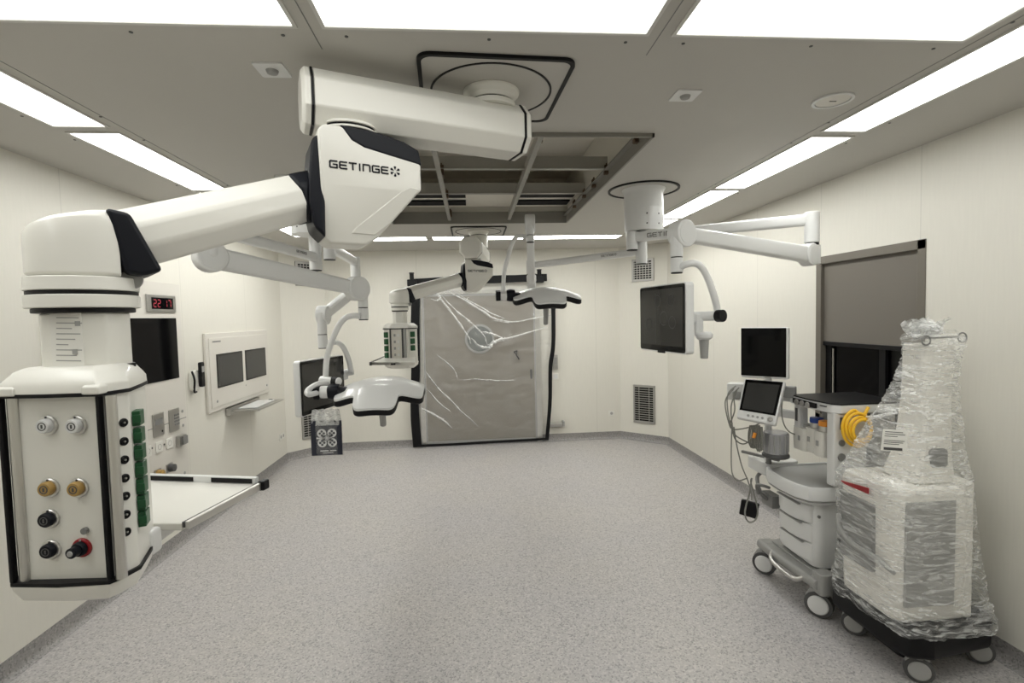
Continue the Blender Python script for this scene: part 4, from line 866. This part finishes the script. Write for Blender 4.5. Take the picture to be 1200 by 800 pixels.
cb_ = MB().loft([[V((2.19 + a, 2.885 + b, z)) for a, b in rrect(.46 * s_, .38 * s_, .05, 5)] for z, s_ in ((.235, .96), (.26, 1), (.57, 1), (.62, .97))]).build('cabinet', 'white2', t, .004)
for i in range(3):
    z0 = .262 + i * .116; k = .012 * i
    dr = MB().loft([[V((x, 2.885 + y, z)) for x, y in ((1.985, -.165), (1.955 - k * .3, -.15), (1.935 - k, -.07), (1.93 - k, .0), (1.935 - k, .07), (1.955 - k * .3, .15), (1.985, .165))] for z in (z0, z0 + .108)]).build('drawer', 'white2', t, .01, 3)
    MB().bar((1.936 - k, 2.78, z0 + .104), (1.936 - k, 2.99, z0 + .104), .02, .008).build('drawer_grip', 'grey', dr, .003)
MB().cyl((2.115, 2.697, .40), (2.115, 2.685, .40), .033).build('hose_port', 'black', t, .003)
MB().cyl((1.975, 2.70, .55), (1.975, 2.692, .55), .009, n=12).build('cabinet_lock', 'midg', t)
WT = [(1.845, 2.88), (1.855, 2.74), (1.89, 2.665), (1.96, 2.64), (2.40, 2.64), (2.40, 3.12), (1.98, 3.12), (1.89, 3.08), (1.855, 3.0)]
def wt(z, s_): return [V((2.12 + (x - 2.12) * s_, 2.88 + (y - 2.88) * s_, z)) for x, y in WT]
wk = MB().loft([wt(.625, .88), wt(.64, .95), wt(.655, .97), wt(.66, 1), wt(.725, 1.0), wt(.735, .985), wt(.735, .92), wt(.722, .90)]).build('worktop', 'white2', t, .002)
MB().prism(wt(.7215, .90), (0, 0, .003)).build('work_surface', 'grey', wk)
MB().prism(wt(.648, .985), (0, 0, .006)).build('pull_out_tray', 'grey', wk)
ex = MB().loft([[V((2.02 + a, 3.22 + b, z)) for a, b in rrect(.25, .24, .05, 4)] for z in (.66, .75)]).build('side_shelf', 'white2', t, .012, 3)
MB().bar((1.86, 3.32, .772), (1.98, 3.08, .772), .02, .018).m(0).cyl((1.93, 3.12, .74), (1.93, 3.12, .80), .02).build('side_rail', 'midg', ex, .003)
MB().tube(smooth([(1.93, 3.20, .66), (1.90, 3.20, .62), (1.88, 3.13, .55), (1.92, 3.12, .50)], 6), .012).box((1.95, 3.12, .50), (.06, .12, .08)).tube(smooth([(1.86, 3.12, .54), (1.85, 3.12, .60), (1.86, 3.06, .615), (1.90, 3.06, .60)], 6), .010).build('arm_bracket', 'midg', t, .004)
ab = A(909, 530, 3.02); MB().rev(ab - UZ * .03, UZ, [(.07, 0), (.08, .006), (.08, .02), (.066, .035)]).build('absorber_base', 'dgrey', t, .003)
ca = MB().rev(ab, UZ, [(.071, 0), (.073, .01), (.073, .125), (.069, .135), (0, .135)]).build('absorber_canister', 'glassc', t, .003)
rb = MB()
for k in range(14): a = 2 * PI * k / 14; rb.box(ab + V((math.cos(a) * .0725, math.sin(a) * .0725, .066)), (.007, .007, .112))
rb.cyl(ab + UZ * .01, ab + UZ * .118, .055).build('absorber_ribs', 'grey', ca)
MB().loft([[V((2.37 + a, 2.86 + b, z)) for a, b in rrect(.14, .36, .03, 3)] for z in (.72, 1.2)]).build('back_column', 'grey', t, .006)
HD = [(1.985, 2.98), (1.975, 2.80), (1.995, 2.63), (2.03, 2.60), (2.42, 2.60), (2.42, 2.98)]
hb_ = MB().loft([[V((x, y, z)) for x, y in HD] for z in (1.165, 1.215)]).build('header', 'white2', t, .008, 3)
MB().loft([[V((2.2 + (x - 2.2) * s_, 2.79 + (y - 2.79) * s_, z)) for x, y in HD] for z, s_ in ((1.215, 1.0), (1.222, .99), (1.222, .95))]).build('top_tray', 'black', t)
ct = MB().bar((1.974, 2.93, 1.193), (1.970, 2.72, 1.193), .012, .03).build('gauge_strip', 'black', hb_, .002)
for y in (2.885, 2.835, 2.785): MB().cyl((1.970, y, 1.188), (1.958, y, 1.188), .018).build('gauge', 'steel', hb_, .002)
MB().bar((1.982, 2.70, 1.20), (1.988, 2.66, 1.20), .012, .006).build('badge', 'dgrey', hb_)
pp = MB().box((2.035, 2.945, 1.07), (.06, .05, .20)).build('side_post', 'white2', t, .008); MB().box((2.004, 2.945, 1.10), (.004, .02, .08)).build('post_slot', 'dgrey', pp)
pr = MB().box((2.10, 2.645, .96), (.20, .06, .42)).build('front_post', 'white2', t, .01)
MB().box((2.045, 2.613, 1.11), (.02, .006, .07)).build('flow_tube', 'dgrey', pr)
for z, r_ in ((1.0, .018), (.92, .022)): MB().cyl((2.045, 2.615, z), (2.045, 2.607, z), r_).build('flow_gauge', 'midg', pr, .002)
MB().box((2.18, 2.8, 1.02), (.04, .26, .30)).build('vaporizer_rail', 'midg', t)
for x, y, y1, c_, l in ((957, 491, 2.86, 'blue', 'vaporizer with blue cap'), (967.5, 495, 2.76, 'orange', 'vaporizer with orange cap')):
    p = A(x, y, y1); v_ = MB().loft([[V((p.x + a, p.y + b, z)) for a, b in rrect(.10, .085, .02, 3)] for z in (p.z - .20, p.z - .05)]).build('vaporizer', 'offw', t, .008, label=l)
    MB().cyl((p.x, p.y, p.z - .05), (p.x, p.y, p.z - .02), .036).m(1).rev((p.x, p.y, p.z - .02), UZ, [(.036, 0), (.038, .008), (.036, .03), (.0, .032)]).build('dial_cap', ['alu', c_], v_, .002)
    MB().box((p.x - .052, p.y, p.z - .12), (.004, .02, .03)).build('vaporizer_label', 'grey', v_)
p = A(945, 512, 2.93); MB().loft([[V((p.x + a, p.y + b, z)) for a, b in rrect(.11, .115, .02, 4)] for z in (p.z - .075, p.z + .065)]).m(1).cyl((p.x - .0, p.y, p.z + .065), (p.x, p.y, p.z + .085), .03).box((p.x - .056, p.y - .01, p.z), (.004, .02, .03)).build('breathing_unit', ['offw', 'grey'], t, .01)
# two screens on one bracket
a_, b_ = A(924, 414, 2.93), A(868, 412, 3.12); msx = (a_ + b_) / 2
def quadplate(par, name, q, m, d, bev=.004, off=0, label=None):
    N_ = (q[1] - q[0]).cross(q[3] - q[0]).normalized(); N_ = N_ if N_.dot(EYE - q[0]) > 0 else -N_
    return MB().prism([p + N_ * off for p in q], N_ * d).build(name, m, par, bev, label=label), N_
def lerpq(q, x0, x1, y0, y1):
    f = lambda x, y: (q[0] * (1 - x) + q[1] * x) * (1 - y) + (q[3] * (1 - x) + q[2] * x) * y
    return [f(x0, y0), f(x1, y0), f(x1, y1), f(x0, y1)]
za, zb = A(925, 445, 2.93).z, A(925, 383.5, 2.93).z
q = [V((b_.x, b_.y, zb)), V((a_.x, a_.y, zb)), V((a_.x, a_.y, za)), V((b_.x, b_.y, za))]
m1, N1 = quadplate(t, 'upper_display', q, 'white2', .045, .01, -.045)
s1, _ = quadplate(m1, 'bezel', lerpq(q, .01, .955, .01, .955), 'gloss', .003, .002, 0)
MB().box(sum(lerpq(q, .52, .66, .955, .975), V()) / 4 + N1 * .0035, (.03, .03, .004), Matrix.Rotation(.8, 3, 'Z')).build('badge', 'grey', s1)
q = [A(872, 443, 3.12), A(920.5, 446.5, 2.95), A(908.5, 498, 2.86), A(862.5, 489, 3.03)]
m2, N2 = quadplate(t, 'lower_display', q, 'white2', .04, .01, -.04)
quadplate(m2, 'screen', lerpq(q, .05, .95, .03, .80), 'gloss', .002, 0, 0); quadplate(m2, 'screen_area', lerpq(q, .11, .89, .10, .76), 'screen2', .001, 0, .002)
for x in (.30, .42, .54, .66): c = lerpq(q, x, x, .90, .90)[0]; MB().cyl(c, c + N2 * .004, .0075, n=14).build('key', 'grey', m2)
c = lerpq(q, .86, .86, .90, .90)[0]; MB().cyl(c, c + N2 * .014, .014).build('dial_knob', 'steel', m2, .002)
pc_ = (msx + V((.09, .10, 0)))
MB().cyl(V((pc_.x, pc_.y, .75)), V((pc_.x, pc_.y, 1.40)), .022).bar(V((pc_.x, pc_.y, 1.36)), msx - N1 * .03 + V((0, 0, -.06)), .06, .05).bar(V((pc_.x, pc_.y, 1.12)), (q[0] + q[2]) / 2 - N2 * .03, .06, .05).bar(V((pc_.x, pc_.y, 1.09)), (2.05, 2.93, 1.09), .05, .05).bar(V((pc_.x, pc_.y, 1.19)), (2.05, 2.93, 1.19), .04, .04).build('display_post', 'white2', t, .006)
p = A(863, 458, 3.18); R_ = Matrix.Rotation(-.75, 3, 'Z'); MB().box(p, (.10, .09, .11), R_).m(1).box(p + V((-.02, -.04, -.02)), (.05, .03, .05), R_).build('monitoring_module', ['white2', 'grey'], t, .008)
MB().box(A(925.5, 459, 2.98), (.07, .05, .07), R_).build('plug_module', 'midg', t, .006)

# loose cables
for pts in (((862, 452), (853, 462), (853, 482), (857, 500), (862, 515), (872, 520), (884, 512)), ((860, 455), (850, 470), (854, 495), (860, 503), (880, 500), (890, 496)), ((864, 456), (857, 475), (858, 498), (862, 510), (880, 520), (886, 524)),
            ((858, 495), (857, 520), (857, 545), (859, 557), (865, 563), (876, 560)), ((860, 500), (863, 520), (869, 545), (876, 562), (880, 575), (881, 586)), ((866, 454), (860, 462), (861, 480), (856, 495))):
    MB().tube(smooth([A(x, y, 3.12 - .02 * random.random()) for x, y in pts], 8), .0042, 8).build('cable', 'cable', t)
for k in range(7):
    x0 = 879 + k * 1.9; y1 = 523 + 6 * random.random()
    MB().tube(smooth([A(x, y, 3.06 - .015 * k) for x, y in ((x0, 498), (x0 - 2.5 + random.random(), 508), (x0 - 1.5, 518), (x0 + 1 + random.random() * 2, y1), (x0 + 3, 515), (x0 + 2.5, 500))], 8), .0045, 8).build('cable', 'cable', t)
MB().cyl(A(885, 507, 2.97), A(883, 513, 2.97), .010).build('connector', 'orange', t, label='orange connector')
MB().tube(smooth([A(x, y, 2.96) for x, y in ((917, 460), (916, 480), (918, 495), (924, 505), (933, 509), (940, 508))], 8), .004, 8).build('cable', 'cable', t)
p = A(878, 596, 2.99); t = thing('cuff_pouch', p, 'small black pouch hanging on a loop of cable by the drawers', 'pouch')
MB().box(p, (.105, .03, .10), Matrix.Rotation(-.6, 3, 'Z') @ Matrix.Rotation(.15, 3, 'Y')).m(0).box(p + V((.02, -.02, .0)), (.03, .02, .07), Matrix.Rotation(-.6, 3, 'Z')).build('pouch_body', 'black', t, .008)
MB().tube(smooth([A(x, y, 2.95) for x, y in ((881, 560), (878, 578), (873, 600), (877, 611), (885, 609), (888, 598), (884, 580), (880, 565), (881, 560))], 8), .005, 8).build('cable_loop', 'cable', t)
# yellow hose
hc_ = A(1004, 502, 2.578); t = thing('coiled_hose', hc_, 'coiled yellow hose hung on the machine beside the wrapped trolley', 'hose')
cp2 = []
for k in range(106):
    a = 2 * PI * k / 30 + PI * .55; r_ = .094 - .011 * k / 30; cp2.append(hc_ + V((math.cos(a) * r_ + .006 * math.sin(k * .21), -.012 * k / 30, math.sin(a) * r_ * 1.03 + .008 * math.cos(k * .17))))
MB().tube(cp2, .0085, 10).build('hose_coil', 'yellow', t); MB().tube(smooth([cp2[0], cp2[0] + V((.05, .0, -.03)), cp2[0] + V((.09, .01, .01))], 6), .0085, 10).build('hose_end', 'yellow', t)
MB().tube(smooth([hc_ + V((.05, .008, .06)), hc_ + V((.04, -.07, .075)), hc_ + V((.10, -.07, .085)), hc_ + V((.16, -.05, .09))], 6), .010, 10).build('hanger', 'white2', t)

# ------------------------------------------------------------------ wrapped machine on its black trolley base
t = thing('wrapped_machine', (2.18, 2.32, 0), 'tall machine in crinkled stretch wrap on a black wheeled base, right corner', 'wrapped machine')
BS = [(1.925, 2.52), (1.935, 2.16), (1.965, 2.075), (2.06, 2.05), (2.40, 2.10), (2.475, 2.16), (2.475, 2.48), (2.42, 2.55), (1.98, 2.56)]
def bsr(z, s_): return [V((2.2 + (x - 2.2) * s_, 2.31 + (y - 2.31) * s_, z)) for x, y in BS]
MB().loft([bsr(.10, .80), bsr(.135, .97), bsr(.15, 1), bsr(.255, 1), bsr(.27, .97)]).build('base', 'black', t, .008, 3)
MB().loft([[V((2.2 + a, 2.33 + b, z)) for a, b in rrect(.34, .30, .04, 3)] for z in (.05, .12)]).build('under_tray', 'black', t, .01)
for p, ax_ in (((2.04, 2.105), (-.55, -.83, 0)), ((2.01, 2.465), (-.75, -.66, 0)), ((2.44, 2.19), (-.4, -.9, 0)), ((2.42, 2.52), (-1, 0, 0))): caster(t, p, .06, .05, ax_, .13, wheel='grey')
bd_ = MB().loft([[V((2.13 + a * s_, 2.31 + b * s_, z)) for a, b in rrect(.37, .37, .05, 4)] for z, s_ in ((.27, .98), (.30, 1), (.86, 1.04), (.90, .98))]).build('body', 'offw', t, .008)
MB().box((2.10, 2.121, .60), (.25, .012, .50)).build('side_panel', 'grey', bd_, .004)
MB().box((2.305, 2.20, .60), (.05, .15, .66)).build('corner_column', 'offw', bd_, .015, 3)
MB().box((1.94, 2.36, .62), (.03, .22, .34)).build('front_recess', 'midg', bd_, .01)
MB().tube(smooth([(1.925, 2.47, .66), (1.905, 2.44, .60), (1.91, 2.36, .55), (1.92, 2.22, .54), (1.96, 2.15, .50)], 6), .014).build('tubing', 'grey', bd_)
MB().loft([[V((x + a, y + b, z)) for a, b in rrect(w, d, .03, 4)] for x, y, w, d, z in ((2.20, 2.30, .22, .22, .90), (2.225, 2.30, .17, .18, 1.05), (2.24, 2.30, .16, .15, 1.3), (2.25, 2.30, .18, .13, 1.57))]).build('upper_column', 'offw', t, .01)
MB().box((2.22, 2.235, 1.02), (.10, .08, .10)).build('control_head', 'midg', t, .02)
MB().tube([(2.12, 2.25, 1.60), (2.355, 2.25, 1.60)], .005).m(0).ring((2.335, 2.21, 1.60), (0, 1, 0), .022, .0035).ring((2.15, 2.21, 1.59), (0, 1, 0), .022, .0035).build('top_handle', 'midg', t)
rp = [AX(986, 562.5, 1.888), AX(1018.5, 571.5, 1.888), AX(1018.5, 578.5, 1.888), AX(991, 567, 1.888)]
MB().prism([V((1.888, p.y, p.z)) for p in rp], (-.006, 0, 0)).build('red_stripe', 'red', t, label='red stripe')
LV = [(.245, 1.918, 2.43, 2.045, 2.56), (.27, 1.912, 2.425, 2.05, 2.56), (.34, 1.912, 2.40, 2.06, 2.55), (.42, 1.912, 2.40, 2.075, 2.54), (.60, 1.915, 2.375, 2.09, 2.53), (.80, 1.905, 2.355, 2.095, 2.525), (.885, 1.90, 2.345, 2.10, 2.52), (.915, 1.915, 2.34, 2.105, 2.515), (.95, 1.945, 2.345, 2.125, 2.50), (1.05, 1.965, 2.345, 2.15, 2.46), (1.18, 2.0, 2.345, 2.17, 2.42), (1.28, 2.06, 2.345, 2.19, 2.40), (1.38, 2.115, 2.35, 2.20, 2.39), (1.50, 2.145, 2.355, 2.205, 2.38), (1.565, 2.13, 2.38, 2.205, 2.36), (1.60, 2.12, 2.395, 2.21, 2.35), (1.635, 2.15, 2.33, 2.22, 2.33)]
wr = MB(); rows = []; NT, NZ = 230, 300
for i in range(NZ + 1):
    z = .245 + (1.635 - .245) * i / NZ
    for k in range(len(LV) - 1):
        if LV[k][0] <= z <= LV[k + 1][0] + 1e-6: f = (z - LV[k][0]) / (LV[k + 1][0] - LV[k][0]); f = f * f * (3 - 2 * f) * .5 + f * .5; L_ = [a * (1 - f) + b * f for a, b in zip(LV[k], LV[k + 1])]; break
    _, x0, x1, y0, y1 = L_; row = []
    for j in range(NT):
        a = 2 * PI * j / NT; ca_, sa_ = math.cos(a), math.sin(a); ex_ = .42 if z < .95 else .42 + .4 * min(1, (z - .95) / .4)
        sx = math.copysign(abs(ca_) ** ex_, ca_); sz = math.copysign(abs(sa_) ** ex_, sa_)
        p = V(((x0 + x1) / 2 + sx * (x1 - x0) / 2, (y0 + y1) / 2 + sz * (y1 - y0) / 2, z))
        out = V((ca_, sa_, 0)); s1_ = 1.0 - abs(noise.noise(p * 9 + V((0, 0, p.x * 12)))) * 2; s2_ = 1 - abs(noise.noise(V((p.x * 16, p.y * 16, p.z * 34 + 14 * (p.x - p.y))))) * 2; s3_ = 1 - abs(noise.noise(p * 46)) * 2; s4_ = 1 - abs(noise.noise(V((p.x * 30 + p.z * 22, p.y * 30 - p.z * 14, p.z * 70 + 30 * (p.y - p.x))))) * 2.4
        am = .8 + (.5 if z > .93 else 0) + (.7 if z < .36 else 0)
        p += out * am * (.007 * s1_ + .0055 * s2_ + .0028 * s3_ + .0032 * s4_); p += V((0, 0, .006 * noise.noise(p * 14)))
        if z < .32: p.z += .03 * noise.noise(V((a * 1.6, 0, 3))) * (1 - (z - .245) / .075)
        row.append(p)
    rows.append(row)
wr.loft(rows, cap=False); vs_ = wr.bm.verts; wr.bm.verts.ensure_lookup_table(); wr.face([vs_[NZ * NT + j] for j in range(NT)])
wr.build('stretch_wrap', 'wrap', t, ang=24)
tf = MB(); tc = A(1080, 385, 2.27)
for k in range(26):
    a = random.uniform(-.9, 1.0); L_ = random.uniform(.07, .13); b0 = tc + V((random.uniform(-.05, .07), random.uniform(-.03, .03), -.03)); d_ = V((math.sin(a) * .8 - .12, random.uniform(-.5, .5), math.cos(a))).normalized(); sd_ = d_.cross(V((random.uniform(-1, 1), random.uniform(-1, 1), .2))).normalized()
    pr_ = None
    for i in range(7):
        f = i / 6; w_ = .028 * (1 - .5 * f); c_ = b0 + d_ * L_ * f + sd_ * .012 * math.sin(5 * f + k) + V((0, 0, -.02 * f * f))
        va = [tf.bm.verts.new(c_ + sd_ * w_ * u + d_.cross(sd_) * .010 * ((-1) ** i) * (1 - abs(u))) for u in (-1, -.3, .3, 1)]
        if pr_:
            for u in range(3): tf.face((pr_[u], pr_[u + 1], va[u + 1], va[u]))
        pr_ = va
tf.build('wrap_tuft', 'tuft', t, ang=60)
lq = [A(1033, 502, 2.12), A(1062, 504, 2.10), A(1059, 529, 2.09), A(1030, 527, 2.11)]
N3 = (lq[1] - lq[0]).cross(lq[3] - lq[0]).normalized(); N3 = N3 if N3.dot(EYE - lq[0]) > 0 else -N3
pl_ = MB().prism([p + N3 * .012 for p in lq], N3 * .002).build('paper_label', 'paper', t)
pm_ = MB(); fq = lambda x, y: (lq[0] * (1 - x) + lq[1] * x) * (1 - y) + (lq[3] * (1 - x) + lq[2] * x) * y + N3 * .0145
for y, x1 in ((.12, .8), (.22, .9), (.32, .6), (.52, .9), (.6, .85), (.68, .7)): pm_.bar(fq(.08, y), fq(x1, y), .003, .0006, N3)
pm_.bar(fq(.1, .9), fq(.85, .9), .012, .0008, N3).build('label_print', 'print', pl_)
SC.view_settings.view_transform = 'Standard'; SC.view_settings.look = 'None'; SC.view_settings.gamma = 1; SC.view_settings.use_curve_mapping = False
SC.view_settings.exposure = .28
w = bpy.data.worlds.new('world'); w.use_nodes = True; w.node_tree.nodes['Background'].inputs[0].default_value = (0, 0, 0, 1); SC.world = w
SC.cycles.use_denoising = True; SC.cycles.max_bounces = 10; SC.cycles.diffuse_bounces = 6; SC.cycles.transparent_max_bounces = 24; SC.cycles.caustics_reflective = False; SC.cycles.caustics_refractive = False
